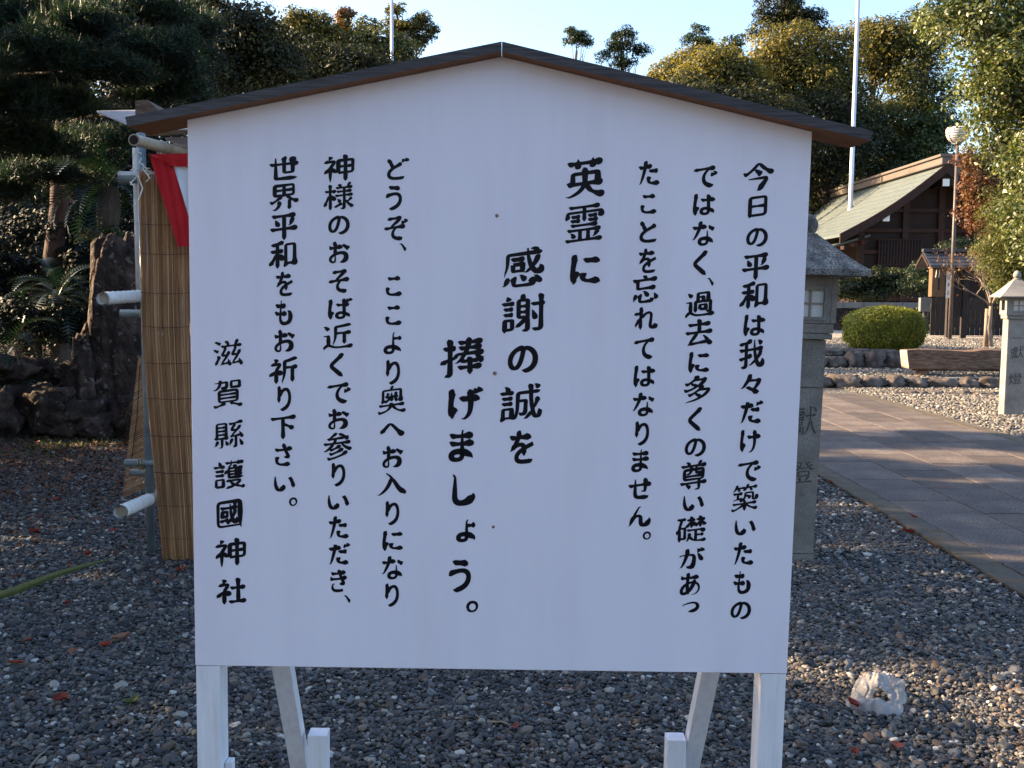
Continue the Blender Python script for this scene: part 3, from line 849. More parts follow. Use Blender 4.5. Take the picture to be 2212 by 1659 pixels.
神11;292;300;1176,258 50,293/00279,170 140,170/11209,4 209,296/119,101 16,116 41,138 53,144 67,160 72,174 96,212 100,228 99,232 95,233 10,233/00140,102 267,102 275,106 279,114 279,237 141,237 140,102/1163,4 64,138 68,144 74,147 83,147 107,120 111,103
様10;300;294;01230,85 247,93 279,126/01237,245 241,262 250,280 272,288/01165,244 164,262 152,286/11153,78 155,97 133,126/11106,31 169,65 177,75/11279,202 128,202/11290,158 113,158/11286,244 120,244/11116,198 98,213 11,214/10164,12 193,13 198,15 201,23 203,103 202,243/1162,5 62,150 60,173 62,289/10300,34 280,30 270,37 242,63 221,95 205,102/1112,54 13,83 28,111 44,154 49,158 66,162 80,157 99,127 98,105
そ13;287;300;01149,162 142,144 122,124 111,102 108,73 115,51 128,37 145,27 187,16 217,15 244,34/0096,165 104,184 194,259 202,279/11245,278 215,282 186,282 75,278 56,256/111,134 15,151 75,158 87,161 149,163 217,171 282,172
ば12;300;297;0122,51 37,61 52,110/11242,289 243,281 241,274 256,236/11272,294 290,248/11267,207 232,202 184,199 132,199 101,201/1118,0 24,18 22,42 13,77 12,121 16,169 29,260 47,273/11272,24 267,45 259,52 230,72 218,74 186,90 149,91 124,85 114,79 107,71 102,59 102,44 107,32 118,23 147,15 165,15 180,18 191,24 199,34 204,55 199,183 200,262 217,278
近11;300;293;0165,233 31,272 13,277/01223,185 223,50/0160,52 60,163 9,164/0160,52 111,24 145,17 185,15 274,18 282,20 306,37/0160,52 39,44 19,24 16,20 15,0/10292,186 134,186/11292,273 263,280 231,273 138,264 134,262 133,163 127,117 117,83 108,64 112,40
参10;300;300;00118,186 127,214 130,233/01100,180 95,163 91,158 72,139 50,122 23,106 0,109/01200,181 204,164 209,158 229,139 253,121 280,107 305,112/0177,237 84,253 128,286 149,290/11188,147 165,145 129,127 91,114 66,120/11258,74 235,71 212,55 189,43 128,24 68,13 43,23/11215,109 193,107 150,85 88,66 65,72/1048,231 72,236 101,234 207,238 226,243/11168,276 195,275 219,258 228,246 245,238 258,225 269,220/118,183 290,183
き12;248;300;01189,18 139,14 93,15 58,22 38,34 26,51 24,62 25,84 31,103 57,113/11243,196 236,192 233,187 207,181 153,174 108,171 15,173 -6,191/119,251 27,245 111,243 191,252 212,257 215,262 222,266/11129,100 137,101 142,105 181,100 196,100 198,104 193,120 158,188 146,232 135,258 128,293
世13;300;284;1161,272 61,13 286,12/11237,276 237,84 151,83 148,86 148,280/113,190 297,190
界11;300;292;01223,124 204,104 204,8/01114,169 108,152 99,143 54,112 22,97 -2,104/1199,111 97,74 91,57 83,44 67,28 46,16 23,20/00148,281 148,172/0048,227 249,227/00114,169 124,171 248,172 248,281 49,282 48,173 52,171 100,171 114,169/01185,169 192,150 216,130 241,115 276,99 302,106
祈12;300;298;01240,182 240,5/1137,291 47,286 57,285 79,254/01157,182 296,182/11293,276 265,282 206,265 160,256 157,253 155,126 147,72 129,21 134,-3/1112,232 98,232 103,229 100,212 74,173 67,148 65,131 65,4/11113,97 110,119 87,145 76,147 43,138 16,115 9,97
下13;300;285;01143,189 159,189 169,186 227,154 269,126/01143,272 143,5/11296,272 3,272
さ13;251;300;1144,128 39,120 35,118 30,106 26,90 25,68 29,52 33,45 51,29 76,19 100,15 160,15 201,20 218,40/115,225 59,222 123,222 186,228 236,239 251,258/11153,304 141,285 153,239 175,187 202,140 207,120 205,118 192,118 137,122
滋10;300;293;0090,27 161,35/01150,225 150,239 153,250 131,286/00202,28 276,37/1175,250 37,275 19,274/1120,17 58,101 52,124/1152,166 18,187 5,188/1181,225 292,225/11154,83 154,69 169,15 164,1/11261,80 287,15 278,-4/1172,7 80,22 88,30 95,45 131,98 137,115 148,130 166,165/11186,11 194,25 201,31 206,46 237,93 249,122 257,131 270,160 283,168/00120,225 120,209 124,199 108,163 95,140 94,131 95,126 102,122 139,123/01247,124 204,123 200,126 199,134 225,190 226,200 224,218 230,245 246,278 259,286
賀9;297;300;0060,139 248,139/00248,100 60,100/113,19 30,13 78,28 102,39 129,40/11301,14 272,13 200,39 175,37/11185,219 186,273 268,273 272,271 271,210 187,210 185,219/1177,223 95,209 100,208 116,208 130,211 133,214 138,227 141,253 140,268 14,268/00248,139 248,69 244,62 65,62 60,65 60,172 64,177 242,177 248,171 248,139/1177,296 75,277 68,249 61,231 51,217 40,206 20,194 -5,198
縣10;300;291;00124,193 29,193/00225,129 224,20 217,13 197,12/00124,154 29,154/00124,232 29,232/0182,112 82,34 80,20 77,15 72,14 46,13/11260,94 286,38 279,17/1144,88 36,79 16,38 -4,32/11129,30 135,49 116,87/11197,96 181,86 157,24/115,113 149,113/11260,174 286,120 282,103/0029,113 29,269 32,273 124,272 124,113/11295,271 270,278 213,266 156,259/00167,123 181,127 214,128 275,135/01185,128 191,145 220,174 227,188 240,197 263,225 280,230/00225,190 212,192 191,191 184,194 183,199 185,209 210,246 213,265
護10;300;298;00163,78 173,60 189,47 196,36/01220,36 231,26 278,13 302,20/0123,30 23,103 92,104 92,31 23,30/113,232 110,232/11100,147 16,147/11100,190 17,190/1147,290 63,262 60,242/11292,266 116,266/01147,149 277,149/11240,292 240,244/01150,212 163,210 283,210/11122,85 150,85 163,82 176,85 252,85 256,82 252,68 214,37 200,36 172,23 129,13 119,5/10193,243 207,232 216,204 217,118/11119,157 122,178 129,186 134,188 160,179 276,179/11290,117 158,117 148,122 145,201 154,232 163,238 172,251 172,293
國12;286;300;01136,99 53,84 40,77/01180,122 192,128 206,155 216,185 231,196/01179,99 165,92 134,64 111,64/11228,245 202,261 190,265/1183,183 121,182 121,132 64,133 64,181 67,183 83,183/1145,222 241,222/11228,117 236,92 231,73 227,68 221,66 210,67 201,73 180,102 179,117 170,140 163,180 156,266/01273,28 25,28 16,32 13,37 13,289 272,289 273,14 289,-7
社12;300;296;1181,251 59,283 50,284 42,290/10212,292 212,25/11288,183 133,183/11296,25 119,25/1167,4 68,138 76,172 100,207 104,226 100,229 12,229/119,91 15,113 45,138 57,143 78,146 89,143 112,118 115,95
獻9;300;297;0113,25 -4,19/00103,49 89,59 84,68 82,80/11281,228 283,243 274,260 263,275 246,280/1146,163 161,163/1199,111 138,112 140,114 140,137 136,139 68,139 68,112 99,111/11136,216 47,207/1168,49 137,49/11174,197 291,197/01229,136 220,129 215,100 198,53 176,19 130,13/1052,8 52,83 54,87 71,87 82,84 93,87 113,87 124,84 135,87 153,87 154,20/11283,-4 283,20 262,54 250,86 240,128 230,142 226,208 226,290/01124,80 117,58 103,42 102,10/11160,273 96,273 90,270 87,264 85,199 87,191 93,187 131,186 146,187 162,200/11141,211 154,219 157,224 158,234 156,238 150,242 29,241 28,109 22,58 15,26 17,5
燈10;300;295;01227,250 238,255 261,275/0150,98 63,92 87,57 87,31/01155,21 155,34 162,47 151,80/01218,22 221,41 237,73 260,81/0154,171 68,170 73,173 92,231/1122,228 14,169 11,156 6,154 2,148/11164,155 251,155 253,151 252,102 248,100 139,100 137,104 137,153 140,155 164,155/11287,21 99,21/11304,176 281,173 254,198 236,224 218,261 211,283 212,294/11112,239 133,224 164,196 224,196 233,204 257,217 286,237/1113,0 14,18 32,48 50,105 54,178 54,292/11115,273 162,272 168,263 167,252 154,224 139,200 126,185 107,168 89,170
"""
COLUMN_DATA = """
今545.7,1123.4,615.3,1185.3|日559.9,1061.7,603.5,1114.1|の558.7,998.6,607.7,1041.2|平551.1,923.6,613.8,987.1|和549.2,857.5,615.6,920.8|は560.6,795.2,610.4,845.3|我552.5,719.8,612.3,789.7|々558.7,663.6,606.8,709.6|だ560.7,595.3,613.9,649.4|け563.5,527.6,611,580.6|で560.4,459.6,614.5,509.9|築549,386.3,612,454.7|い559.1,331.8,608.5,368.4|た558.4,261.6,606.4,316.2|も560.6,191.7,602.6,247.2|の557.3,130.9,605.8,173.9
で434.6,1128.4,488.9,1177.9|は435.5,1065.1,485.7,1114.1|な435.9,998.3,486.2,1053.7|く440.9,932.9,473,988.9|、474.6,909.2,488.9,927.2|過426.4,834.3,492.8,897.2|去428,769.8,491.1,833.7|に437.7,709,486.2,758.2|多429.2,637.1,490.6,704.6|く441.7,576.2,473.3,631.8|の436.4,515.9,485.4,559.1|尊427.8,438,489.8,509|い436.6,387.4,485.8,424|礎422.5,312.5,493.9,378.3|が432.4,249.9,491.9,302.4|あ436.1,186.5,483.5,241.3|っ443.7,145.6,483.9,172.1
た310.5,1131.4,358.9,1185.3|こ317.4,1067.9,354.1,1113.2|と317.1,1003.1,356.1,1051.5|を316.4,934.9,357.1,990.8|忘304.8,866.7,364.6,930.5|れ310.3,806.4,365.1,858.7|て312.2,739.4,358.5,790.1|は313.1,674.4,363.2,724.7|な312.4,607.4,362.6,662.9|り320.3,539.5,353.2,596.7|ま314,477,354.9,531.1|せ308.2,413.8,362.2,464.9|ん310.5,348.6,363.6,397.7|。345.7,318.4,365,338.1
英148,1098.5,236.2,1191.7|霊148.4,997.9,237.3,1091|に162.4,905.8,231.5,973.8
感9,897.2,104.3,991|謝8.4,792.5,107.5,886.5|の24.8,703.7,94.3,766.5|誠7.6,587.5,105.8,680.6|を31.6,492.4,88.5,571
捧-129.2,688.5,-28.9,783.7|げ-110.7,593.4,-29.9,670.7|ま-108.4,494.3,-49.2,570.2|し-98.9,391.6,-44.5,466|ょ-88.5,305.5,-43.2,360.5|う-104.1,185.6,-52.2,264.9|。-62.7,138.2,-34.3,166.5
ど-252.5,1132.5,-202.4,1182.2|う-254.8,1064.9,-218.6,1120.6|ぞ-259.3,998.1,-204.6,1053.9|、-223.3,974.8,-208.2,992.4|こ-254.5,873.2,-217.3,919.6|こ-254.8,807.5,-217.5,853.5|よ-258.7,740.7,-217.4,791.8|り-252.9,671.2,-220.3,728.6|奥-270.9,600.9,-206.7,669|へ-265.5,553,-209.6,582.8|お-260.2,478,-212.3,530.3|入-272.5,412.8,-204.4,466.5|り-252.8,343.2,-220,401|に-259.3,281.9,-211,330.3|な-260.7,214.3,-210.6,270.6|り-252.5,148.7,-219.8,205.4
神-394,1124,-324.8,1187.3|様-394.8,1062.5,-326.3,1126.9|の-384.3,1009.3,-335.5,1051.7|お-382.7,944.5,-335.4,994.4|そ-383.4,878.4,-336.7,932.9|ば-385.1,817.3,-328.6,868.1|近-396.2,747.7,-328.2,811.2|く-381.2,688.1,-348.6,742.6|で-387,625.9,-332.4,675.5|お-384.7,565.4,-336.3,614.3|参-396,492.5,-329.8,558.5|り-377.4,432.7,-345,488.7|い-385.9,377.9,-336.1,413|た-384.3,310.1,-337.1,363.2|だ-384.3,247.7,-333.6,300.3|き-380.6,181.6,-341.1,236.3|、-348.3,157.1,-332.8,175.5
世-516,1126.3,-450.1,1181.5|界-515.4,1058.7,-449.7,1121.7|平-515.2,994.5,-452.9,1057.7|和-518,930.1,-452.5,993.5|を-502.8,868.6,-463.8,924.5|も-505.8,802.7,-464.7,859.2|お-506.9,741.2,-460,793.4|祈-519.1,668.5,-454.2,732.8|り-501,606.1,-469,664.6|下-517.3,541,-458.5,599.2|さ-507.6,478.1,-466.9,532.5|い-509.7,418.6,-460.4,455|。-475.2,385.3,-455.8,405.8
滋-645.3,707.4,-578.1,770.9|賀-647.7,608.9,-580.2,678.3|縣-646.9,517.1,-578.3,585.8|護-648.9,422.4,-575.9,492.9|國-643.1,330.2,-581.7,400.9|神-647.1,236.9,-574.8,308.5|社-645.3,148.3,-575.6,213.8
"""
# ---- brush lettering: centre lines of the strokes, given a brush profile
GLYPHS = {}
for ln in GLYPH_DATA.strip().split("\n"):
    c = ln[0]
    r_, w_, h_, ss = ln[1:].split(';')
    GLYPHS[c] = (float(r_), int(w_), int(h_), [(s[0] == '1', s[1] == '1', [tuple(map(float, q.split(','))) for q in s[2:].split()]) for s in ss.split('/')])
def resample(P,n):
    L=[0]
    for a,b in zip(P,P[1:]):L.append(L[-1]+math.hypot(b[0]-a[0],b[1]-a[1]))
    T=L[-1];out=[];k=0
    for i in range(n+1):
        d=T*i/n
        while k<len(P)-2 and L[k+1]<d:k+=1
        s=(d-L[k])/max(L[k+1]-L[k],1e-9)
        out.append((P[k][0]+(P[k+1][0]-P[k][0])*s,P[k][1]+(P[k+1][1]-P[k][1])*s))
    return out,T
def interp(t,K):
    for (a,x),(b,y) in zip(K,K[1:]):
        if t<=b:
            s=(t-a)/max(b-a,1e-6);return x+(y-x)*s
    return K[-1][1]
def stroke_outline(fa,fb,P,W):
    """brush outline of one stroke in glyph units, y up; W = half width"""
    x0,y0=P[0];x1,y1=P[-1]
    closed=math.hypot(x1-x0,y1-y0)<6
    dx,dy=x1-x0,y1-y0
    flip=False
    if not closed:
        if abs(dx)>abs(dy)*1.6: flip=dx<0
        else: flip=dy>0
    if flip: P=P[::-1];fa,fb=fb,fa;dx,dy=-dx,-dy
    tot=sum(math.hypot(b[0]-a[0],b[1]-a[1]) for a,b in zip(P,P[1:]))
    n0=max(14,min(48,int(tot/4)))
    Q,L=resample(P,n0)
    for _ in range(2):
        Q=[Q[0]]+[((a[0]+2*b[0]+c[0])/4,(a[1]+2*b[1]+c[1])/4) for a,b,c in zip(Q,Q[1:],Q[2:])]+[Q[-1]]
    r=L/W
    ang=math.degrees(math.atan2(-dy,dx))
    u=min(.3,W/L)      # one half-width as a fraction of the length
    horiz=abs(dx)>abs(dy)*1.6
    cut=0.0            # slanted first edge
    if closed: K=[(0,1),(.35,.72),(.7,1.2),(1,1)]
    elif r<6.5 and fa and fb:
        K=[(0,.05),(.25,.62),(.6,1.15),(.82,1.22),(.95,.85),(1,.35)]
        if ang>100: K=[(0,.5),(.12,1.15),(.5,1.0),(1,.04)]
        elif horiz: K=[(0,.45),(.15,.95),(.5,.85),(.8,1.2),(.94,.95),(1,.4)];cut=.7
    elif horiz:
        K=[(0,.62 if fa else .8),(u*.8,1.0 if fa else .8),(min(u*2.2,.4),.70),(.5,.62),(max(1-3.6*u,.6),.78),(max(1-1.5*u,.75),1.3 if fb else .95),(1-.5*u,1.05 if fb else .9),(1,.42 if fb else .85)]
        cut=.85 if fa else 0
    elif ang>108:
        K=[(0,.5 if fa else .95),(u,1.22 if fa else 1.0),(.4,.95),(.72,.72),(.9,.42 if fb else .75),(1,.03 if fb else .72)]
        cut=-.5 if fa else 0
    elif ang<72:
        K=[(0,.3 if fa else .6),(.3,.78),(.65,1.1),(.84,1.5 if fb else 1.0),(.93,1.0 if fb else 1),(1,.05 if fb else .9)]
    else:
        K=[(0,.55 if fa else .9),(u*.9,1.25 if fa else .95),(min(u*3,.4),.95),(.5,.9),(.8,1.08),(max(1-1.3*u,.82),1.05 if fb else 1),(1,.16 if fb else .95)]
        cut=-.75 if fa else 0
    l=[];rr=[];n=len(Q)
    for i,(x,y) in enumerate(Q):
        a=Q[max(i-1,0)];b=Q[min(i+1,n-1)]
        tx,ty=b[0]-a[0],b[1]-a[1];m=math.hypot(tx,ty) or 1;tx/=m;ty/=m
        t=i/(n-1)
        w=W*interp(t,K)
        if not horiz: w*=1-.22*abs(tx)*(1-abs(ty))
        else: w*=1+.3*abs(ty)*(abs(tx)<.8)
        c=0
        if cut and t<2.2*u: c=cut*W*(1-t/(2.2*u))
        # c>0: left edge (upper for a rightward stroke) starts earlier; c<0: the outer edge starts earlier
        if c>=0: l.append((x-ty*w-tx*c*.55,y+tx*w-ty*c*.55));rr.append((x+ty*w+tx*c*.35,y-tx*w+ty*c*.35))
        else:
            # downward strokes: head leans out to the upper left
            k=-c
            l.append((x-ty*w+tx*k*.2,y+tx*w+ty*k*.2));rr.append((x+ty*w-tx*k*.35+ -.25*k,y-tx*w-ty*k*.35))
    return l,rr



def letter_geo(ch, u0, v0, u1, v1, wf=1.25, shear=.16, yk=[0]):
    r_, w_, h_, ss = GLYPHS[ch]
    kana = ord(ch) < 0x3100
    sh = .09 if kana else shear
    W = r_ * (wf * (1.12 if kana else 1.0))
    if ch == '、': W = r_ * 1.0
    if ch == '。': W = r_ * 1.7
    strips = []
    for fa, fb, Pn in ss:
        l, rr = stroke_outline(fa, fb, Pn, W)
        strips.append([(x, y + sh * x) for x, y in l] + [(x, y + sh * x) for x, y in rr])
    xs = [p[0] for s in strips for p in s]
    ys = [p[1] for s in strips for p in s]
    ax, bx_, ay, by_ = min(xs), max(xs), min(ys), max(ys)
    out = []
    for s in strips:
        yk[0] += 1
        q = [(u0 + (x - ax) / (bx_ - ax) * (u1 - u0), v0 + (y - ay) / (by_ - ay) * (v1 - v0)) for x, y in s]
        out.append((q, (yk[0] % 40)))
    return out


def lettering(name, items, mt, parent, yoff, place=lambda u, v, y: (u, y, v), wf=1.25):
    V, F = [], []
    for ch, u0, v0, u1, v1 in items:
        for q, k in letter_geo(ch, u0, v0, u1, v1, wf):
            n = len(q) // 2
            b0 = len(V)
            V += [place(u, v, yoff - k * 4e-6) for u, v in q]
            F += [(b0 + i, b0 + i + 1, b0 + n + i + 1, b0 + n + i) for i in range(n - 1)]
    me = bpy.data.meshes.new(name)
    me.from_pydata(V, [], F)
    return link(name, me, mt, parent)


for ln in COLUMN_DATA.strip().split("\n"):
    items = []
    for it in ln.split('|'):
        a = [float(v) / 1000 for v in it[1:].split(',')]
        items.append((it[0], a[0], B0 + a[1], a[2], B0 + a[3]))
    big = items[0][0] in '英感捧'
    for it in items:
        dense = len(GLYPHS[it[0]][3]) > 10
        lettering('character', [it], MT['ink'], nb, -.0005, wf=(1.95 if big else 1.84) * (.86 if dense else 1))

# ================================================================== STONE LANTERNS
LX, LY = 1.6, 5.9
ln1 = empty('stone_lantern', (LX, LY, 0), 0, 'grey speckled stone lantern with square capped roof right beside the white notice board', 'stone lantern', 'stone lanterns')
ln1.rotation_euler = (0, R(1.5), R(-1))


def pyramid_roof(bm, half, zb, lip, zt, topr, curve=.25):
    rings = []
    for t in (0, .0001, .25, .5, .75, 1):
        h = half + (topr - half) * (t if t > .001 else 0)
        z = (zb if t == 0 else zb + lip + (zt - zb - lip) * (t ** 1.12 if t > .001 else 0))
        rings.append([bm.verts.new((sx * h, sy * h, z)) for sx, sy in ((-1, -1), (1, -1), (1, 1), (-1, 1))])
    for A, B in zip(rings, rings[1:]):
        for k in range(4): bm.faces.new((A[k], A[(k + 1) % 4], B[(k + 1) % 4], B[k]))
    bm.faces.new(rings[0][::-1])
    bm.faces.new(rings[-1])


def lantern(root, half_shaft, hsh2, z_shaft, half_slab, half_box, z_box0, z_box1, roof_half, lip, z_roof, zball, rball, mt, mt_roof, window, seams):
    # shaft in blocks with fine joints
    zz = [0.0] + seams + [z_shaft]
    for i, (a, b) in enumerate(zip(zz, zz[1:])):
        fa = 1 - .0 * a
        t0, t1 = a / z_shaft, b / z_shaft
        h0, h1 = half_shaft + (hsh2 - half_shaft) * t0, half_shaft + (hsh2 - half_shaft) * t1
        if i == 0 and a == 0 and b < .1: h0 = h1 = h0 + .006
        bm = bmesh.new()
        vs = [bm.verts.new((sx * h, sy * h, z)) for z, h in ((a + .0015, h0), (b - .0015, h1)) for sx, sy in ((-1, -1), (1, -1), (1, 1), (-1, 1))]
        bm.faces.new(vs[3::-1])
        bm.faces.new(vs[4:])
        for k in range(4): bm.faces.new((vs[k], vs[(k + 1) % 4], vs[4 + (k + 1) % 4], vs[4 + k]))
        bmesh.ops.bevel(bm, geom=list(bm.edges), offset=.004, segments=2, affect='EDGES')
        bmo('shaft', bm, mt, root)
    boxo('plinth', -half_slab, half_slab, -half_slab, half_slab, z_shaft + .001, z_shaft + .032, mt, root, .004)
    boxo('platform', -half_slab - .004, half_slab + .004, -half_slab - .004, half_slab + .004, z_shaft + .034, z_box0 - .001, mt, root, .006)
    hb = half_box
    zc, wh, ww = window
    # fire box: four walls, each with an opening, round a lit hollow
    bm = bmesh.new()
    t = hb * .22
    for q in range(4):
        M4 = Matrix.Rotation(q * math.pi / 2, 4, 'Z')
        e = .0005 * (q % 2)
        box(bm, -hb + e, -ww, -hb, -hb + t, z_box0, z_box1, .002, M4)
        box(bm, ww, hb - t - .001, -hb, -hb + t, z_box0 + .0002, z_box1 - .0002, .002, M4)
        box(bm, -ww, ww, -hb + .0003, -hb + t, z_box0, zc - wh, 0, M4)
        box(bm, -ww, ww, -hb + .0003, -hb + t, zc + wh, z_box1, 0, M4)
    bmo('fire_box', bm, mt, root)
    f = bmesh.new()
    fr = ww + .018
    fh = wh + .018
    for a in ((-fr, -ww, zc - fh, zc + fh), (ww, fr, zc - fh, zc + fh), (-ww, ww, zc - fh, zc - wh), (-ww, ww, zc + wh, zc + fh)):
        box(f, a[0], a[1], -hb - .006, -hb + .001, a[2], a[3], .0015)
    fo = bmo('window_frame', f, mt, root)
    f = bmesh.new()
    box(f, -.006, .006, -hb + .006, -hb + .014, zc - wh, zc + wh)
    box(f, -ww, ww, -hb + .0065, -hb + .0135, zc - .005, zc + .005)
    bmo('lattice', f, MT['bark_pale'], fo)
    boxo('pane', -ww, ww, -hb + .015, -hb + .018, zc - wh, zc + wh, MT['paper'], fo)
    f = bmesh.new()
    box(f, hb - .014, hb - .006, -ww, ww, zc - wh, zc + wh)
    bmo('pane', f, MT['paper'], fo)
    bm = bmesh.new()
    pyramid_roof(bm, roof_half, z_box1, lip, z_roof, rball * .9)
    bmo('roof', bm, mt_roof, root)
    bm = bmesh.new()
    lathe(bm, [(rball * .95, z_roof - .004), (rball * 1.05, z_roof + .008), (rball * .6, z_roof + .016)] + [(rball * math.cos(a) * (1 - .15 * max(math.sin(a), 0)), zball - rball + rball + rball * 1.12 * math.sin(a)) for a in [R(-60 + 15 * i) for i in range(11)]], 20)
    bmo('finial', bm, mt_roof, root, True)


lantern(ln1, .104, .106, 1.26, .132, .143, 1.35, 1.611, .275, .033, 1.834, 1.893, .055, MT['granite'], MT['granite_lichen'], (1.457, .073, .072), [.05, .99])
for zc_, hh_, ch in ((.80, .088, '獻'), (.51, .072, '燈')):
    lettering('carved_character', [(ch, -.078, zc_ - hh_, .078, zc_ + hh_)], MT['carved'], ln1, -.1068, wf=1.1)

LX2, LY2 = P(2188, 800, 13.2).x, 13.2
ln2 = empty('stone_lantern', (LX2, LY2, 0), R(-9), 'small pale stone lantern with steep pointed cap set cornerwise beside the old timber bench', 'stone lantern', 'stone lanterns')
lantern(ln2, .118, .112, 1.22, .135, .148, 1.27, 1.49, .25, .012, 1.71, 1.77, .048, MT['granite_pale'], MT['granite_pale'], (1.385, .062, .066), [.98])
bm = bmesh.new()
for s_ in range(8):
    a0, a1 = R(-70 + s_ * 17.5), R(-70 + (s_ + 1) * 17.5)
    f0, f1 = 1 - abs(s_ - 4) / 4, 1 - abs(s_ + 1 - 4) / 4
    rr = .04
    vs = [(rr * math.cos(a0), rr * math.sin(a0)), (rr * math.cos(a1), rr * math.sin(a1)), ((rr - .018 * f1) * math.cos(a1), (rr - .0 * f1) * math.sin(a1)), ((rr - .018 * f0) * math.cos(a0), rr * math.sin(a0))]
    bm.faces.new([bm.verts.new((-.1495, .03 - u * 1, 1.385 + v)) for u, v in vs])
bmo('crescent_opening', bm, MT['opening'], ln2)
for zc_, hh_, ch in ((.80, .085, '獻'), (.47, .08, '燈')):
    lettering('carved_character', [(ch, -.08, zc_ - hh_, .08, zc_ + hh_)], MT['carved'], ln2, -.1185, wf=1.0)

# ================================================================== TIMBER BENCH
bp = P(1958, 800, 17.5)
bench = empty('timber_bench', (bp.x, 17.55, .166), 0, 'long weathered squared log bench on short blocks standing on the gravel terrace', 'bench')
bm = bmesh.new()
box(bm, -.03, 2.3, -.16, .19, .12, .44, .03)
bmesh.ops.subdivide_edges(bm, edges=[e for e in bm.edges if e.calc_length() > 1], cuts=14)
for v in bm.verts:
    k = noise.fractal(v.co * 1.6 + Vector((3, 1, 8)), 1, 2, 3)
    v.co.y += k * .05
    v.co.z += k * .035
    if v.co.x < .1: v.co.x += (v.co.z - .3) * -.15
bmesh.ops.recalc_face_normals(bm, faces=bm.faces)
for f in bm.faces:
    if f.normal.x < -.6: f.material_index = 1  # left end made lighter: the sun on it is put into the colour
me = bpy.data.meshes.new('seat')
bm.to_mesh(me)
bm.free()
me.materials.append(MT['log_wood'])
me.materials.append(MT['log_sunlit_end'])
link('seat', me, None, bench)
for x in (.22, 1.75):
    boxo('foot', x, x + .13, -.12, .14, 0, .10, MT['log_wood'], bench, .01)
boxo('foot_rail', .12, 2.0, -.05, .04, .085, .125, MT['log_wood'], bench, .006)

# ================================================================== SHRINE HALL
HY = 36.0
ap = P(2046, 354, HY)
ec = P(1819, 503, HY)
hall = empty('shrine_hall', (ap.x, HY, .42), 0, 'dark timber shrine hall with a green copper gabled roof', 'building')
hw = ap.x - ec.x
za, ze = ap.z - .42, ec.z - .42
bk = 12.5
slp = (za - ze) / hw
for sx in (-1, 1):
    bm = bmesh.new()
    # slightly concave roof slope, in lengthwise sheets
    n = 12
    top = []
    for i in range(n + 1):
        t = i / n
        x = hw * 1.02 * t
        z = za - slp * x - .16 * math.sin(math.pi * t)
        top.append((sx * x, z))
    for (xa, z1), (xb, z2) in zip(top, top[1:]):
        v = [bm.verts.new(q) for q in ((xa, 0, z1), (xb, 0, z2), (xb, bk, z2), (xa, bk, z1), (xa, 0, z1 - .09), (xb, 0, z2 - .09), (xb, bk, z2 - .09), (xa, bk, z1 - .09))]
        for f in ((0, 1, 2, 3), (4, 7, 6, 5), (0, 4, 5, 1), (1, 5, 6, 2), (2, 6, 7, 3), (3, 7, 4, 0)):
            bm.faces.new([v[k] for k in f])
    ro = bmo('roof', bm, MT['copper_roof'], hall)
    bm = bmesh.new()
    for i in range(1, n):
        x, z = top[i]
        box(bm, min(x, x + sx * .03), max(x, x + sx * .03), .02, bk - .02, z - .01, z + .012)
    bmo('roof_seam', bm, MT['copper_roof'], ro)
    bm = bmesh.new()
    for (xa, z1), (xb, z2) in zip(top, top[1:]):
        v = [bm.verts.new(q) for q in ((xa, -.05, z1 + .02), (xb, -.05, z2 + .02), (xb, .04, z2 + .02), (xa, .04, z1 + .02), (xa, -.05, z1 - .30), (xb, -.05, z2 - .30), (xb, .04, z2 - .30), (xa, .04, z1 - .30))]
        for f in ((0, 1, 2, 3), (4, 7, 6, 5), (0, 4, 5, 1), (2, 6, 7, 3), (1, 5, 6, 2), (3, 7, 4, 0)):
            bm.faces.new([v[k] for k in f])
    bmo('bargeboard', bm, MT['timber_trim'], hall)
boxo('ridge', -.22, .22, -.12, bk + .1, za - .02, za + .22, MT['ridge'], hall, .03)
boxo('ridge_cap', -.30, .30, -.16, bk + .14, za + .225, za + .32, MT['ridge'], hall, .02)
# gable wall and side walls
bm = bmesh.new()
wx = hw - 1.0
prism(bm, [(-wx, 0), (wx, 0), (wx, za - slp * wx - .35), (0, za - .25), (-wx, za - slp * wx - .35)], 1.1, bk - .6)
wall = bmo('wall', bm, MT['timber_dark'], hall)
for x in (-wx, -wx * .38, wx * .12, wx * .5, wx):
    boxo('post', x - .11, x + .11, .98, 1.2, 0, za - slp * abs(x) - .5, MT['timber_trim'], hall)
for z in (.9, 2.55, 3.3, 4.0):
    k = min(wx, (za - .5 - z) / slp)
    boxo('beam', -k, k, 1.0, 1.09, z, z + .13, MT['timber_trim'], hall)
for x, z in ((0, za - .62), (-hw * .57, za - slp * hw * .57 - .48), (hw * .62, za - slp * hw * .62 - .52)):
    b_ = boxo('purlin', x - .1, x + .1, .06, 1.2, z - .11, z + .11, MT['timber_dark'], hall)
    boxo('purlin_cap', x - .11, x + .11, 0.0, .058, z - .12, z + .12, MT['white_cap'], b_)
# lattice window
lx0, lx1 = P(1898, 540, HY + 1).x - ap.x, P(1988, 540, HY + 1).x - ap.x
bm = bmesh.new()
for i in range(15):
    x = lx0 + (lx1 - lx0) * i / 14
    box(bm, x - .018, x + .018, .93, .97, 1.3, 3.05)
for i in range(9):
    z = 1.3 + 1.75 * i / 8
    box(bm, lx0, lx1, .94, .975, z - .016, z + .016)
wn = bmo('lattice_window', bm, MT['timber_trim'], hall)
boxo('dark_opening', lx0, lx1, .976, .982, 1.3, 3.05, MT['opening'], wn)
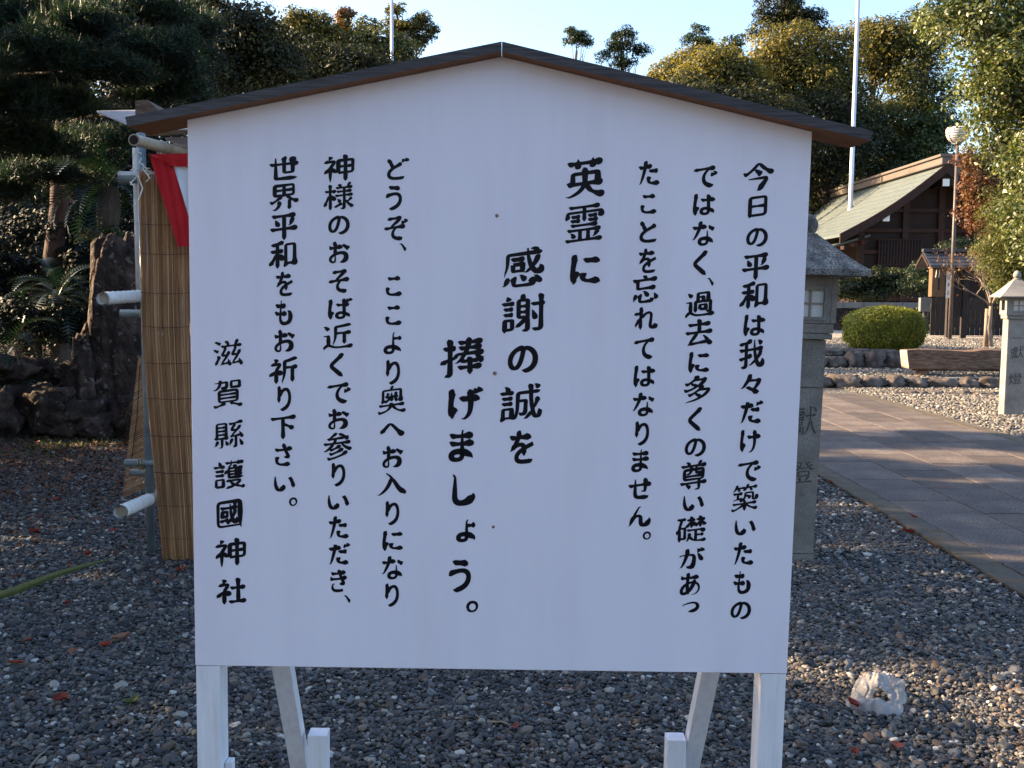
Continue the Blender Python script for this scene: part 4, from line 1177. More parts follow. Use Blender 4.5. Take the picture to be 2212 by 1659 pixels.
# small lean-to roof under the eave at the near corner
bm = bmesh.new()
prism(bm, [(-hw - .55, ze - .55), (-hw + 1.3, ze + .02), (-hw + 1.3, ze - .06), (-hw - .55, ze - .62)], 1.0, 4.0)
bmo('porch_roof', bm, MT['copper_roof'], hall)
for i in range(5):
    x = -hw - .4 + i * .35
    boxo('rafter', x - .05, x + .05, .55, 1.05, ze - .62 + (x + hw) * .3, ze - .5 + (x + hw) * .3, MT['white_cap'] if i == 0 else MT['timber_trim'], hall)
# low stone wall with pale coping in front of it
wp0, wp1 = P(1788, 650, 33), P(1988, 650, 33)
sw = empty('stone_wall', (wp0.x - 2, 33, .42), 0, 'low stone wall in front of the hall, shade put into its dark blocks under a pale coping', 'wall')
for i in range(9):
    boxo('wall_block', i * .62, i * .62 + .61, 0, .4, 0, .68, MT['rock_dark'], sw, .02)  # dark block colour stands for the shade below the coping
    boxo('coping_stone', i * .62, i * .62 + .612, -.06, .46, .685, .87, MT['concrete'], sw, .015)

# ================================================================== FENCE, KIOSK, BOX
f0 = P(2010, 700, 28.3)
fence = empty('plank_fence', (f0.x, 28.3, .42), 0, 'dark upright plank fence behind the gravel and the lamp post', 'fence')
rf = random.Random(3)
for i in range(42):
    x = i * .135
    boxo('plank', x, x + .122, rf.uniform(-.008, .008), .022, .02, 1.02 + rf.uniform(-.02, .02), MT['fence_wood'], fence)
for z in (.25, .8):
    boxo('rail', 0, 5.7, .023, .07, z, z + .07, MT['fence_wood'], fence)
k0 = P(2000, 700, 26.8)
kx0, kx1 = P(1994, 560, 26.8).x, P(2112, 560, 26.8).x
kz1, kz0 = P(2000, 546, 26.8).z, P(2000, 577, 26.8).z
ki = empty('roofed_notice_stand', ((kx0 + kx1) / 2, 26.8, .42), 0, 'small dark roofed stand with a tan wooden box hanging beneath its tiled gable', 'roofed stand')
hw_ = (kx1 - kx0) / 2
for sx in (-1, 1):
    bm = bmesh.new()
    n = 4
    for i in range(n):
        a0, a1 = i / n, (i + 1) / n
        ya, yb = sx * .5 * a0, sx * .5 * a1
        z1, z2 = kz1 - .42 - .36 * a0, kz1 - .42 - .36 * a1
        v = [bm.verts.new(q) for q in ((-hw_, ya, z1 + .02), (-hw_, yb, z2 + .035), (hw_, yb, z2 + .035), (hw_, ya, z1 + .02), (-hw_, ya, z1 - .03), (-hw_, yb, z2 - .03), (hw_, yb, z2 - .03), (hw_, ya, z1 - .03))]
        for f in ((0, 1, 2, 3), (4, 7, 6, 5), (0, 4, 5, 1), (1, 5, 6, 2), (2, 6, 7, 3), (3, 7, 4, 0)):
            bm.faces.new([v[k] for k in f])
    bmo('roof', bm, MT['tile'], ki)
    boxo('gable_board', -hw_ - .03, -hw_ - .002, min(0, sx * .52), max(0, sx * .52), -.03, .03, MT['timber_trim'], ki, 0, Matrix.Translation((0, 0, kz1 - .46)) @ Matrix.Rotation(-sx * math.atan(.72), 4, 'X'))
boxo('ridge', -hw_ - .02, hw_ + .02, -.06, .06, kz1 - .40, kz1 - .32, MT['tile'], ki, .01)
for x in (-hw_ + .75, hw_ - .25):
    boxo('post', x - .06, x + .06, .05, .17, 0, kz1 - .5, MT['fence_wood'], ki)
boxo('back_panel', -hw_ + .82, hw_ - .32, .08, .12, .55, kz1 - .75, MT['fence_wood'], ki)
sp0, sp1 = P(2013, 580, 26.5), P(2039, 641, 26.5)
sb = empty('hanging_wooden_box', (sp0.x, 26.45, sp1.z), 0, 'tan upright wooden box with a dark slot under the small tiled roof', 'box')
bw, bh = sp1.x - sp0.x, sp0.z - sp1.z
boxo('body', 0, bw, 0, .22, 0, bh, MT['sign_wood'], sb, .01)
boxo('slot', bw * .46, bw * .58, -.004, -.0005, bh * .24, bh * .78, MT['opening'], sb)
boxo('lid', -.02, bw + .02, -.03, .24, bh + .002, bh + .05, MT['sign_wood'], sb, .006)
for u in (.3, .52):
    bm = bmesh.new()
    tube(bm, [(bw * u, -.02, bh * .98), (bw * (u - .03), -.03, bh * .8), (bw * (u - .06), -.025, bh * .68)], .012, 5)
    bmo('tassel', bm, MT['rope'], sb)
pl = empty('white_name_sign', (sp1.x + .02, 26.42, sp1.z - .03), 0, 'narrow white upright sign with dark characters beside the tan box', 'sign')
boxo('plate', 0, .14, 0, .02, 0, .66, MT['white_cap'], pl)
for k, ch in enumerate('社神國'):
    lettering('character', [(ch, .025, .07 + k * .19, .115, .21 + k * .19)], MT['ink'], pl, -.001)
g0 = P(1997, 658, 27.6)
gb = empty('electric_box', (g0.x, 27.6, .42), 0, 'small grey metal box on a thin post in front of the dark fence', 'electric box')
boxo('cabinet', -.13, .13, -.08, .08, g0.z - .42 - .18, g0.z - .42 + .18, MT['box_grey'], gb, .01)
boxo('post', -.02, .02, .0, .04, 0, g0.z - .6, MT['box_grey'], gb)

# ================================================================== LAMP POST, FLAGPOLES
lb = G(2052, 733, .42)
lt = P(2069, 290, lb.y)
lp = empty('lamp_post', ((lb.x + lt.x) / 2, lb.y, .42), 0, 'tall thin brown lamp post with a round white ribbed globe', 'lamp post')
H = lt.z - .42
bm = bmesh.new()
tube(bm, [(0, 0, 0), (0, 0, H - .25)], [.05, .04], 12)
bmo('pole', bm, MT['lamp_metal'], lp, True)
bm = bmesh.new()
lathe(bm, [(.05, H - .27), (.09, H - .25), (.10, H - .215), (.05, H - .2)], 16)
bmo('collar', bm, MT['lamp_metal'], lp, True)
bm = bmesh.new()
prof = [(.08, H - .21), (.17, H - .175), (.235, H - .11), (.272, H - .03), (.285, H + .06), (.28, H + .13), (.25, H + .165), (.12, H + .185), (.02, H + .19)]
lathe(bm, prof, 28)
bmo('globe', bm, MT['globe'], lp, True)
for k, (r_, z) in enumerate([(.200, -.152), (.243, -.10), (.268, -.045), (.283, .012), (.290, .07), (.288, .125)]):
    bm = bmesh.new()
    for i in range(28):
        pass
    ring = [(r_ * math.cos(2 * math.pi * i / 28), r_ * math.sin(2 * math.pi * i / 28), H + z) for i in range(29)]
    tube(bm, ring, .0075, 5, False)
    bmo('louvre_ring', bm, MT['lamp_metal'], lp)
for a in (20, 110, 200, 290):
    bm = bmesh.new()
    tube(bm, [((r_ + .012) * math.cos(R(a)), (r_ + .012) * math.sin(R(a)), z) for r_, z in prof[:7]], .008, 5)
    bmo('rib', bm, MT['lamp_metal'], lp)

fb = G(1829, 697, .42)
fp = empty('flagpole', (fb.x, fb.y, .42), 0, 'tall pale metal flagpole on a concrete block before the shrine hall', 'flagpole', 'flagpoles')
boxo('base_block', -.62, .62, -.4, .4, 0, .42, MT['concrete'], fp, .03)
bm = bmesh.new()
tube(bm, [(0, 0, .42), (0, 0, 4.5), (0, 0, 4.55), (.06, 0, 16)], [.105, .1, .088, .07], 14)
bmo('pole', bm, MT['pole_metal'], fp, True)
bm = bmesh.new()
tube(bm, [(0, 0, 1.55), (0, 0, 1.75)], [.112, .112], 14)
bmo('band', bm, MT['band'], fp, True)
q = P(845, 110, 48)
fp = empty('flagpole', (q.x, 48, 0), 0, 'thin pale metal flagpole rising among the trees above the board roof', 'flagpole', 'flagpoles')
bm = bmesh.new()
tube(bm, [(0, 0, 0), (.05, 0, 20)], [.09, .062], 10)
bmo('pole', bm, MT['pole_metal'], fp, True)

# ================================================================== BAMBOO STALL WITH SCREEN AND CURTAIN
SY = 5.93
pb = G(320, 1207)
st = empty('bamboo_stall', (pb.x, pb.y, 0), 0, 'corner of a pole and pipe stall roofed with white corrugated sheets', 'stall')
O_ = Vector((pb.x, pb.y, 0))


def pole(name, a, b, r, mt, parent=st, org=O_, hollow=None, nodes=0, n=12):
    bm = bmesh.new()
    a, b = Vector(a) - org, Vector(b) - org
    if nodes:
        pts, rr = [], []
        for i in range(nodes + 1):
            for dt, f in ((-.006, 1), (0, 1.07), (.006, 1)):
                t = i / nodes + dt
                if 0 <= t <= 1:
                    pts.append(a.lerp(b, t))
                    rr.append(r * f)
        tube(bm, pts, rr, n)
    else:
        tube(bm, [a, a.lerp(b, .5), b], r, n)
    o = bmo(name, bm, mt, parent, False)
    for f in o.data.polygons: f.use_smooth = len(f.vertices) == 4
    if hollow:
        bm = bmesh.new()
        d = (b - a).normalized()
        tube(bm, [a - d * .002, a + d * .0005], r * hollow, n)
        bmo('hollow_end', bm, MT['bamboo_dark'], o)
    return o


pole('pipe', (pb.x - .022, pb.y + .115, -.1), (pb.x - .022, pb.y + .115, 2.38), .0243, MT['pipe'])
pole('pipe', P(270, 1000, 5.91), P(430, 1000, 5.91), .0215, MT['pipe'], hollow=.85)
pole('pipe', P(282, 1021, 6.0), P(430, 1021, 6.05), .019, MT['pipe'], hollow=.85)
pole('pipe', P(260, 677, 5.98), P(430, 679, 6.0), .0235, MT['pipe'], hollow=.85)
pole('pipe', P(257, 383, 5.95), P(430, 385, 6.0), .034, MT['pipe'], hollow=.85)
pole('bamboo_pole', P(289, 302, 5.62), P(450, 343, 6.5), .031, MT['bamboo'], hollow=.8, nodes=3)
pole('bamboo_pole', P(303, 285, 6.25), P(470, 277, 6.3), .026, MT['bamboo'], nodes=3)
pole('bamboo_pole', P(292, 320, 6.05), P(300, 640, 6.02), .016, MT['tape'])  # thin white pole stands in for the sunlit rim along the pipe
for a, b, r_ in ((P(222, 645, 5.45), P(335, 637, 6.1), .0335), (P(260, 1106, 5.15), P(338, 1072, 5.98), .034)):
    d = (b - a)
    pl_ = pole('wrapped_pole', a + d * .03, b, r_ * .86, MT['bamboo'], nodes=2)
    bm = bmesh.new()
    pts, rr = [], []
    for i in range(25):
        t = i / 24 * .74
        pts.append(a + d * t - O_)
        rr.append(r_ * (1 + .05 * ((i % 3) == 0) + .02 * math.sin(i * 2.1)))
    tube(bm, pts, rr, 14, False, .06, 5)
    tube(bm, [a + d * t - O_ for t in (0, .12)], r_ * .86, 14, False)
    bmo('wrapping', bm, MT['tape'], pl_, True)
    bm = bmesh.new()
    tube(bm, [a + d * .06 - O_, a + d * .062 - O_], r_ * .84, 14)
    bmo('end_paper', bm, MT['paper'], pl_)
# clamp, wire and cord ties
for x, y, Y_, mt_, rr, ax in ((306, 677, 5.96, 'wire', .03, 'X'), (300, 1000, 5.91, 'wire', .0245, 'X'), (306, 1000, 5.91, 'wire', .0245, 'X'), (312, 1001, 5.91, 'wire', .025, 'X'), (311, 1016, 5.9, 'wire', .027, 'Z')):
    c = P(x, y, Y_) - O_
    bm = bmesh.new()
    ring = [c + (Vector((0, rr * math.cos(a), rr * math.sin(a))) if ax == 'X' else Vector((rr * math.cos(a), rr * math.sin(a), 0))) for a in [2 * math.pi * i / 14 for i in range(15)]]
    tube(bm, ring, .003, 5, False)
    bmo('wire_tie', bm, MT[mt_], st)
rc = random.Random(8)
for k in range(5):
    c = P(298 + rc.uniform(-5, 8), 330 + k * 11, 5.72) - O_
    bm = bmesh.new()
    pts = [c]
    for i in range(6): pts.append(pts[-1] + Vector((rc.uniform(-.03, .03), rc.uniform(-.015, .015), rc.uniform(-.045, .012))))
    tube(bm, pts, .0038, 5)
    bmo('cord', bm, MT['rope'], st)
for k, (x, y) in enumerate(((345, 318), (349, 320), (353, 322))):
    c = P(x, y, 5.93) - O_
    bm = bmesh.new()
    tube(bm, [c + Vector((.01 * math.sin(a), .036 * math.cos(a), .036 * math.sin(a))) for a in [2 * math.pi * i / 14 for i in range(15)]], .005, 5, False)
    bmo('cord', bm, MT['rope'], st)


def corrugated(name, a, c, ribdir, pitch, amp, parent):
    """edge from a to c carries the waves; sheet runs along ribdir"""
    bm = bmesh.new()
    a, c = Vector(a), Vector(c)
    e = c - a
    n = int(e.length / pitch * 6)
    nn = e.cross(ribdir).normalized()
    A, B = [], []
    for i in range(n + 1):
        p = a + e * (i / n) + nn * amp * math.sin(i * math.pi / 3)
        A.append(bm.verts.new(p - O_))
        B.append(bm.verts.new(p + ribdir - O_))
    for i in range(n): bm.faces.new((A[i], A[i + 1], B[i + 1], B[i]))
    o = bmo(name, bm, MT['corrugated'], parent, True)
    md = o.modifiers.new('thick', 'SOLIDIFY')
    md.thickness = .002
    return o


corrugated('roof_sheet', P(209, 241, 7.4), P(303, 279, 5.95), Vector((2.0, .12, .075)), .05, .008, st)
corrugated('roof_sheet', P(356, 299, 7.0), P(425, 331, 6.1), Vector((1.5, .1, .05)), .05, .008, st)
tb = P(318, 228, 6.55) - O_
bm = bmesh.new()
prism(bm, [(-.075, -.06), (.02, -.06), (.085, -.045), (.0, .035), (-.075, .03)], 0, .5, Matrix.Translation(tb))
bmo('beam_end', bm, MT['log_wood'], st)

# reed screen
sc0 = G(350, 1213)
rs = empty('reed_screen', (sc0.x, sc0.y, 0), 0, 'tall bundled reed screen standing beside the white notice board', 'reed screen')
rr_ = random.Random(12)
NV = []
tints = []
pt = P(300, 372, 5.83)
for lay in range(2):
    for i in range(190):
        u = (i + rr_.uniform(-.45, .45)) / 190
        bx = sc0.x + u * .62
        tx = pt.x + u * .78
        by, ty = sc0.y + lay * .006 + rr_.uniform(-.003, .003), pt.y + lay * .006 + rr_.uniform(-.003, .003)
        zt = pt.z + rr_.uniform(-.035, .02)
        zb = .0 + rr_.uniform(0, .02)
        r_ = rr_.uniform(.0016, .0031)
        wob = [rr_.uniform(-.0035, .0035) for _ in range(6)]
        tn = rr_.uniform(-.05, .55)
        prev = None
        for s_ in range(6):
            t = s_ / 5
            c = Vector((bx + (tx - bx) * min(t / .65, 1) + (wob[s_] if 0 < s_ < 5 else 0), by + (ty - by) * t + .012 * math.sin(t * 9 + 1), zb + (zt - zb) * t)) - Vector((sc0.x, sc0.y, 0))
            ring = [c + Vector((-r_, .001, 0)), c + Vector((0, -r_, 0)), c + Vector((r_, .001, 0))]
            if prev:
                for k in range(2):
                    NV.append([prev[k], prev[k + 1], ring[k + 1], ring[k]])
                    tints.append(tn)
            prev = ring
o = quads('reeds', np.array([[list(v) for v in q] for q in NV]), np.array(tints), MT['reed'], rs)
o['kind'] = 'stuff'
for y in (487, 549, 632, 703, 779, 853, 931, 1008, 1077, 1145):
    t = (1213 - y) / (1213 - 372)
    p0 = Vector((sc0.x + (pt.x - sc0.x) * min(t / .65, 1), sc0.y + (pt.y - sc0.y) * t, P(330, y, 5.95).z)) - Vector((sc0.x, sc0.y, 0))
    bm = bmesh.new()
    ty_ = lambda tt: .012 * math.sin((p0.z / pt.z) * 9 + 1)
    tube(bm, [p0 + Vector((x * (.62 + .16 * min(t / .65, 1)), -.0055 + ty_(0), -.006 * math.sin(x * 9))) for x in [i / 10 for i in range(11)]], .0016, 4)
    bmo('twine', bm, MT['dark_wire'], rs)
# second mat behind the pipe
s2 = empty('reed_mat', P(300, 960, 6.3), 0, 'reddish brown reed mat propped low behind the steel pipe', 'reed mat')
V_, t_ = [], []
for i in range(60):
    v = i / 59
    a = P(298 - 34 * v, 775 + 300 * v, 6.35) - s2.location
    b = P(352, 735 + 300 * v, 6.35) - s2.location
    h = Vector((0, 0, .0045))
    V_.append([a - h, b - h, b + h, a + h])
    t_.append(rr_.uniform(-.1, .25))
quads('reeds', np.array([[list(v) for v in q] for q in V_]), np.array(t_), MT['reed'], s2)['kind'] = 'stuff'
bm = bmesh.new()
tube(bm, [P(302, 790, 6.33) - s2.location, P(296, 900, 6.33) - s2.location, P(282, 1010, 6.33) - s2.location], .003, 5)
bmo('twine', bm, MT['dark_wire'], s2)

# red and white curtain hung over the screen
cu = empty('striped_curtain', P(321, 336, 5.72), 0, 'red and white ceremonial curtain tied up at the corner of the stall', 'curtain')


def cloth(name, L0, L1, mt, parent, yy, n=26, mcols=8, amp=.008):
    """grid between two picture-space polylines at distance yy"""
    bm = bmesh.new()
    g = []

    def at_(pl, t):
        k = t * (len(pl) - 1)
        i = min(int(k), len(pl) - 2)
        f = k - i
        return pl[i][0] + (pl[i + 1][0] - pl[i][0]) * f, pl[i][1] + (pl[i + 1][1] - pl[i][1]) * f
    for j in range(n + 1):
        t = j / n
        a, b = at_(L0, t), at_(L1, t)
        row = []
        for i in range(mcols + 1):
            s_ = i / mcols
            x, y = a[0] + (b[0] - a[0]) * s_, a[1] + (b[1] - a[1]) * s_
            row.append(bm.verts.new(P(x, y, yy + amp * math.sin(s_ * 11 + t * 3 + x * .09)) - parent.location))
        g.append(row)
    for j in range(n):
        for i in range(mcols):
            bm.faces.new((g[j][i], g[j][i + 1], g[j + 1][i + 1], g[j + 1][i]))
    return bmo(name, bm, mt, parent, True)


cloth('red_stripe', [(323, 338), (343, 405), (364, 468), (384, 533)], [(372, 350), (390, 408), (408, 470), (424, 531)], MT['red_cloth'], cu, 5.74)
cloth('white_stripe', [(372, 350), (390, 408), (408, 470), (424, 531)], [(432, 350), (450, 408), (468, 470), (484, 531)], MT['white_cloth'], cu, 5.745)
cloth('red_top_band', [(321, 333), (345, 347), (376, 360)], [(470, 330), (470, 345), (470, 357)], MT['red_cloth'], cu, 5.725, amp=.012)

# ================================================================== CLIPPED BUSH
bb = P(1912, 752, 20.9)
bush = empty('clipped_bush', (bb.x, 21.0, .42), 0, 'rounded clipped yellow-green bush on the raised gravel beside the flagpole base', 'bush')
rg = np.random.default_rng(5)
N = 34000
d = norm(rg.normal(size=(N, 3)))
d[:, 2] = d[:, 2] * .9 + .1
d = norm(d)
pw = 2.6
sup = (np.abs(d) ** pw).sum(1) ** (-1 / pw)
q = rg.normal(.965, .035, N) * np.where(rg.random(N) < .4, rg.uniform(.7, .97, N), 1)
C = d * (sup * q)[:, None] * np.array([.78, .6, .47]) + np.array([0, 0, .40])
lump = np.array([noise.noise(Vector((c[0] * 4, c[1] * 4, c[2] * 4))) for c in C])
C *= (1 + .05 * lump)[:, None]
Nn = norm(d + rg.normal(0, .6, (N, 3)))
quads('foliage', leaves(C, rg.normal(size=(N, 3)) + d * .6, Nn, rg.uniform(.022, .05, N), .6), .55 + .3 * lump + rg.normal(0, .22, N), MT['l_hedge'], bush)
bm = bmesh.new()
for k in range(6):
    a = k * 1.05
    tube(bm, [(.08 * math.cos(a), .08 * math.sin(a), 0), (.4 * math.cos(a), .3 * math.sin(a), .5)], [.02, .008], 5)
bmo('stem', bm, MT['bark'], bush)

# ================================================================== TREES
HT = 'trees on the wooded hill behind the shrine'
# skyline and hill, right of the board's ridge
tree('pine_tree', 'smaller flat-crowned skyline pine, left of the pair above the board roof', 'tree', P(1262, 420, 62), [E(1248, 86, 62, 34, 18), E(1238, 76, 62, 22, 12), E(1268, 98, 62, 14, 12)], 34, .28, 2600, .17, 'l_pine', 11, .1, HT, 'bark_red', 10, asp=.35, shell=.3)
tree('pine_tree', 'larger stacked skyline pine, right of the pair above the board roof', 'tree', P(1352, 420, 62), [E(1345, 80, 62, 36, 22), E(1330, 100, 62, 34, 14), E(1362, 108, 62, 40, 12), E(1345, 138, 62, 46, 12), E(1300, 122, 62, 16, 18)], 80, .32, 6500, .17, 'l_pine', 12, .16, HT, 'bark_red', 18, asp=.35, shell=.3)
tree('pine_tree', 'slender sparse-topped pine rising over the yellow-green trees', 'tree', P(1508, 420, 60), [E(1505, 62, 60, 16, 14), E(1500, 88, 60, 34, 14), E(1520, 100, 60, 30, 14)], 36, .28, 2900, .17, 'l_pine', 13, .12, HT, 'bark_red', 12, asp=.35, shell=.3)
tree('bare_topped_tree', 'thin pale sparse tree between the slender pine and the big round trees', 'tree', P(1590, 420, 58), [E(1588, 108, 58, 24, 30), E(1570, 130, 58, 20, 14)], 14, .4, 900, .2, 'l_mid', 14, .1, HT, 'bark_pale', 14, shell=.2)
tree('pine_tree', 'dark tall pine standing over the big round lit tree', 'tree', P(1700, 420, 60), [E(1690, 22, 60, 52, 34), E(1660, 45, 60, 30, 22), E(1735, 45, 60, 40, 24), E(1755, 70, 60, 34, 20), E(1640, 75, 60, 22, 12)], 110, .5, 12000, .17, 'l_dark', 15, .28, HT, 'bark_red', 18, asp=.4, shell=.3)
tree('broadleaf_tree', 'low rounded yellow-green tree just right of the skyline pines', 'tree', P(1475, 480, 54), [E(1470, 158, 54, 46, 34), E(1440, 175, 54, 30, 20), E(1520, 150, 54, 40, 34)], 55, .8, 9000, .2, 'l_olive', 16, .2, HT, tint0=.62)
tree('broadleaf_tree', 'domed golden-green tree behind the right slope of the board roof', 'tree', P(1550, 480, 50), [E(1550, 150, 50, 52, 42), E(1590, 190, 50, 60, 50), E(1500, 200, 50, 60, 40)], 80, .8, 15000, .19, 'l_olive', 17, .25, HT, tint0=.55)
tree('broadleaf_tree', 'big round sunlit olive-green tree with puffy clumps', 'tree', P(1700, 520, 52), [E(1705, 115, 52, 62, 62), E(1660, 165, 52, 55, 50), E(1720, 190, 52, 80, 70), E(1640, 215, 52, 50, 45)], 130, .85, 24000, .18, 'l_olive', 18, .35, HT, tint0=.58)
tree('broadleaf_tree', 'olive-green tree immediately left of the tall flagpole', 'tree', P(1800, 520, 52), [E(1805, 120, 52, 48, 50), E(1780, 190, 52, 60, 60), E(1825, 235, 52, 50, 60)], 90, .85, 14000, .18, 'l_olive', 19, .3, HT, tint0=.45)
tree('broadleaf_tree', 'tall yellow-tipped tree just right of the tall flagpole', 'tree', P(1895, 520, 55), [E(1888, 75, 55, 36, 26), E(1918, 95, 55, 44, 44), E(1880, 135, 55, 38, 34), E(1932, 150, 55, 40, 50)], 80, .8, 11000, .19, 'l_olive', 20, .3, HT, tint0=.55)
tree('conical_tree', 'broad conical dull-green tree behind the hall roof ridge', 'tree', P(1975, 560, 54), [E(1990, 120, 54, 40, 50), E(1975, 190, 54, 55, 60), E(1950, 260, 54, 75, 60), E(1920, 310, 54, 60, 50), E(2020, 240, 54, 50, 80)], 130, .7, 24000, .16, 'l_mid', 21, .3, HT, tint0=.6)
tree('conical_tree', 'narrow conical tree peeping over the broad conical one', 'tree', P(1995, 560, 60), [E(1985, 60, 60, 22, 34), E(1960, 90, 60, 24, 30), E(2010, 90, 60, 30, 50)], 40, .6, 6500, .18, 'l_mid', 22, .2, HT, tint0=.45)
tree('pale_leaved_tree', 'small tree with pale speckled leaves touching the hall ridge', 'tree', P(1995, 560, 52), [E(2000, 300, 52, 52, 44), E(1975, 345, 52, 46, 34), E(2030, 340, 52, 40, 40), E(2040, 270, 52, 36, 40)], 60, .6, 11000, .15, 'l_gloss', 23, .2, HT, tint0=.22)
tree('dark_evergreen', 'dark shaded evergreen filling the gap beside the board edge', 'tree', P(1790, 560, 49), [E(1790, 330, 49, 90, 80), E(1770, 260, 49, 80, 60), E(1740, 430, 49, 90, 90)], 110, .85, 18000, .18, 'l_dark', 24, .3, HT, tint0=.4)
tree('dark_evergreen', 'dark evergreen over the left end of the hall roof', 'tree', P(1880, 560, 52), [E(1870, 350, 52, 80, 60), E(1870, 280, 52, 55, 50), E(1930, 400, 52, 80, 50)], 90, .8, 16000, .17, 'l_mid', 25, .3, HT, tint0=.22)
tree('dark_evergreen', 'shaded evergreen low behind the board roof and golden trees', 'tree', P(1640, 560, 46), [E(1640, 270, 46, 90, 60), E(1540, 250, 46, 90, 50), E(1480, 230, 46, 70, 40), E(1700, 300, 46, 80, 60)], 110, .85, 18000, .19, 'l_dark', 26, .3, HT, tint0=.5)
# skyline left of the ridge
tree('pine_tree', 'branching skyline pine with open crown reaching right, left of the board ridge', 'tree', P(868, 420, 58), [E(858, 22, 58, 26, 16), E(885, 68, 58, 42, 20), E(905, 48, 58, 26, 16), E(930, 64, 58, 18, 7), E(900, 95, 58, 34, 15), E(845, 60, 58, 28, 24), E(925, 85, 58, 16, 8)], 90, .34, 8000, .17, 'l_olive', 31, .2, HT, 'bark_pale', 26, asp=.4, shell=.3, tint0=.4)
tree('broadleaf_tree', 'lit green tree behind the thin left flagpole', 'tree', P(820, 480, 54), [E(815, 105, 54, 56, 40), E(790, 62, 54, 16, 18), E(850, 130, 54, 60, 34), E(770, 130, 54, 50, 30)], 75, .7, 12000, .19, 'l_mid', 32, .25, HT, tint0=.7)
tree('reddish_tree', 'sparse reddish-brown topped tree between two green skyline crowns', 'tree', P(745, 480, 56), [E(742, 42, 56, 20, 16), E(735, 70, 56, 28, 18), E(755, 92, 56, 20, 16)], 22, .42, 2300, .19, 'l_maple', 33, .12, HT, 'bark', 12, tint0=.6, shell=.3)
tree('broadleaf_tree', 'airy yellow-green tree beside the dark domed evergreen', 'tree', P(650, 480, 54), [E(640, 55, 54, 34, 22), E(680, 62, 54, 34, 24), E(700, 95, 54, 40, 30), E(650, 110, 54, 50, 34), E(610, 95, 54, 30, 34)], 85, .62, 10500, .19, 'l_olive', 34, .22, HT, 'bark', 18, tint0=.55, shell=.35)
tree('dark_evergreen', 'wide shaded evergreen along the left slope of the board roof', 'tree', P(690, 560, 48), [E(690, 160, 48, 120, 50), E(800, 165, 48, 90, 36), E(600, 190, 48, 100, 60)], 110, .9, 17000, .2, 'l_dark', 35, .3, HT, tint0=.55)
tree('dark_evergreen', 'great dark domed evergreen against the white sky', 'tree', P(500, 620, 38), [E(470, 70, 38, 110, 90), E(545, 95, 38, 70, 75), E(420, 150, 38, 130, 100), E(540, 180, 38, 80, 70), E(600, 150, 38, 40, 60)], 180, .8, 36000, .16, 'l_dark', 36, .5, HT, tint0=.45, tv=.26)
# the lower wood on the hillside reads as one mass
rw = random.Random(90)
wenv = []
for i in range(34):
    x = -52 + i * 3.4
    for yy_ in (59 + rw.uniform(-1.5, 1.5), 68 + rw.uniform(-2, 2)):
        h_ = rw.uniform(4.2, 5.4) + (1.2 if yy_ > 64 else 0)
        wenv.append(((x + rw.uniform(-1, 1), yy_, h_ * .95), (3.0, 2.6, h_)))
wo_, _bl = crown('woodland', wenv, 900, 1.7, 120000, .55, MT['l_dark'], None, 91, tint0=.5, tv=.25)
tag(wo_, 'dark undergrowth and lower crowns covering the foot of the wooded hill', 'woodland', kind='stuff')
# close trees on the left
PG = 'trees shading the left garden'
pads = [(50, 25, 110, 34, 10.2), (185, 50, 100, 30, 9.6), (310, 18, 110, 34, 10.6), (345, 105, 85, 34, 10.4), (90, 115, 105, 32, 9.4), (245, 150, 80, 28, 10.0), (360, 172, 66, 30, 10.8), (50, 215, 100, 36, 9.8), (180, 235, 75, 28, 10.4), (60, 305, 95, 36, 10.6), (300, 200, 56, 24, 10.8), (20, 150, 80, 40, 11), (210, 100, 70, 26, 11.2), (130, 180, 80, 28, 11.5), (-90, 60, 120, 60, 10), (-100, 220, 120, 60, 10)]


def pine(name, label, base, pads, seed, r0, top, nclump, ntuft, group=PG):
    root = empty(name, base, 0, label, 'tree', group)
    b = Vector(base)
    env = [((P(x, y, Y) - b)[:], (rx * Y / S, rx * Y / S, ry * Y / S)) for x, y, rx, ry, Y in pads]
    rg = np.random.default_rng(seed)
    bl = sub_blobs(env, rg, nclump, .12, .26, .1)
    w8 = np.array([x[1] ** 2 for x in bl]); w8 /= w8.sum()
    ids = rg.choice(len(bl), ntuft, p=w8)
    cen = np.array([x[0] for x in bl])[ids]
    rad = np.array([x[1] for x in bl])[ids][:, None]
    d = norm(rg.normal(size=(ntuft, 3)))
    C = cen + d * rad * np.array([1.15, 1.15, .5]) * rg.random((ntuft, 1)) ** .4
    tint = .35 + rg.normal(0, .12, len(bl))[ids] + .22 * d[:, 2] + rg.normal(0, .12, ntuft)  # upward tufts get a lighter tint, standing for light on the boughs
    K = 5
    V = np.zeros((ntuft, K, 3, 3))
    ax = norm(d * .6 + np.array([0, 0, .9]) + rg.normal(0, .3, (ntuft, 3)))
    for k in range(K):
        dr = norm(ax * .8 + rg.normal(0, .62, (ntuft, 3)))
        sd_ = norm(np.cross(dr, rg.normal(size=(ntuft, 3))))
        ln = rg.uniform(.07, .13, (ntuft, 1))
        V[:, k, 0] = C - sd_ * .0045
        V[:, k, 1] = C + sd_ * .0045
        V[:, k, 2] = C + dr * ln
    quads('crown', V.reshape(-1, 3, 3), np.repeat(tint, K), MT['l_pine'], root, 3)
    rnd = random.Random(seed)
    tg = [e[0] for e in env[1:8]]
    bmo('trunk', trunk_mesh((0, 0, -.2), top, r0, tg, seed, 9, .26, .62), MT['bark_red'], root, True)
    return root


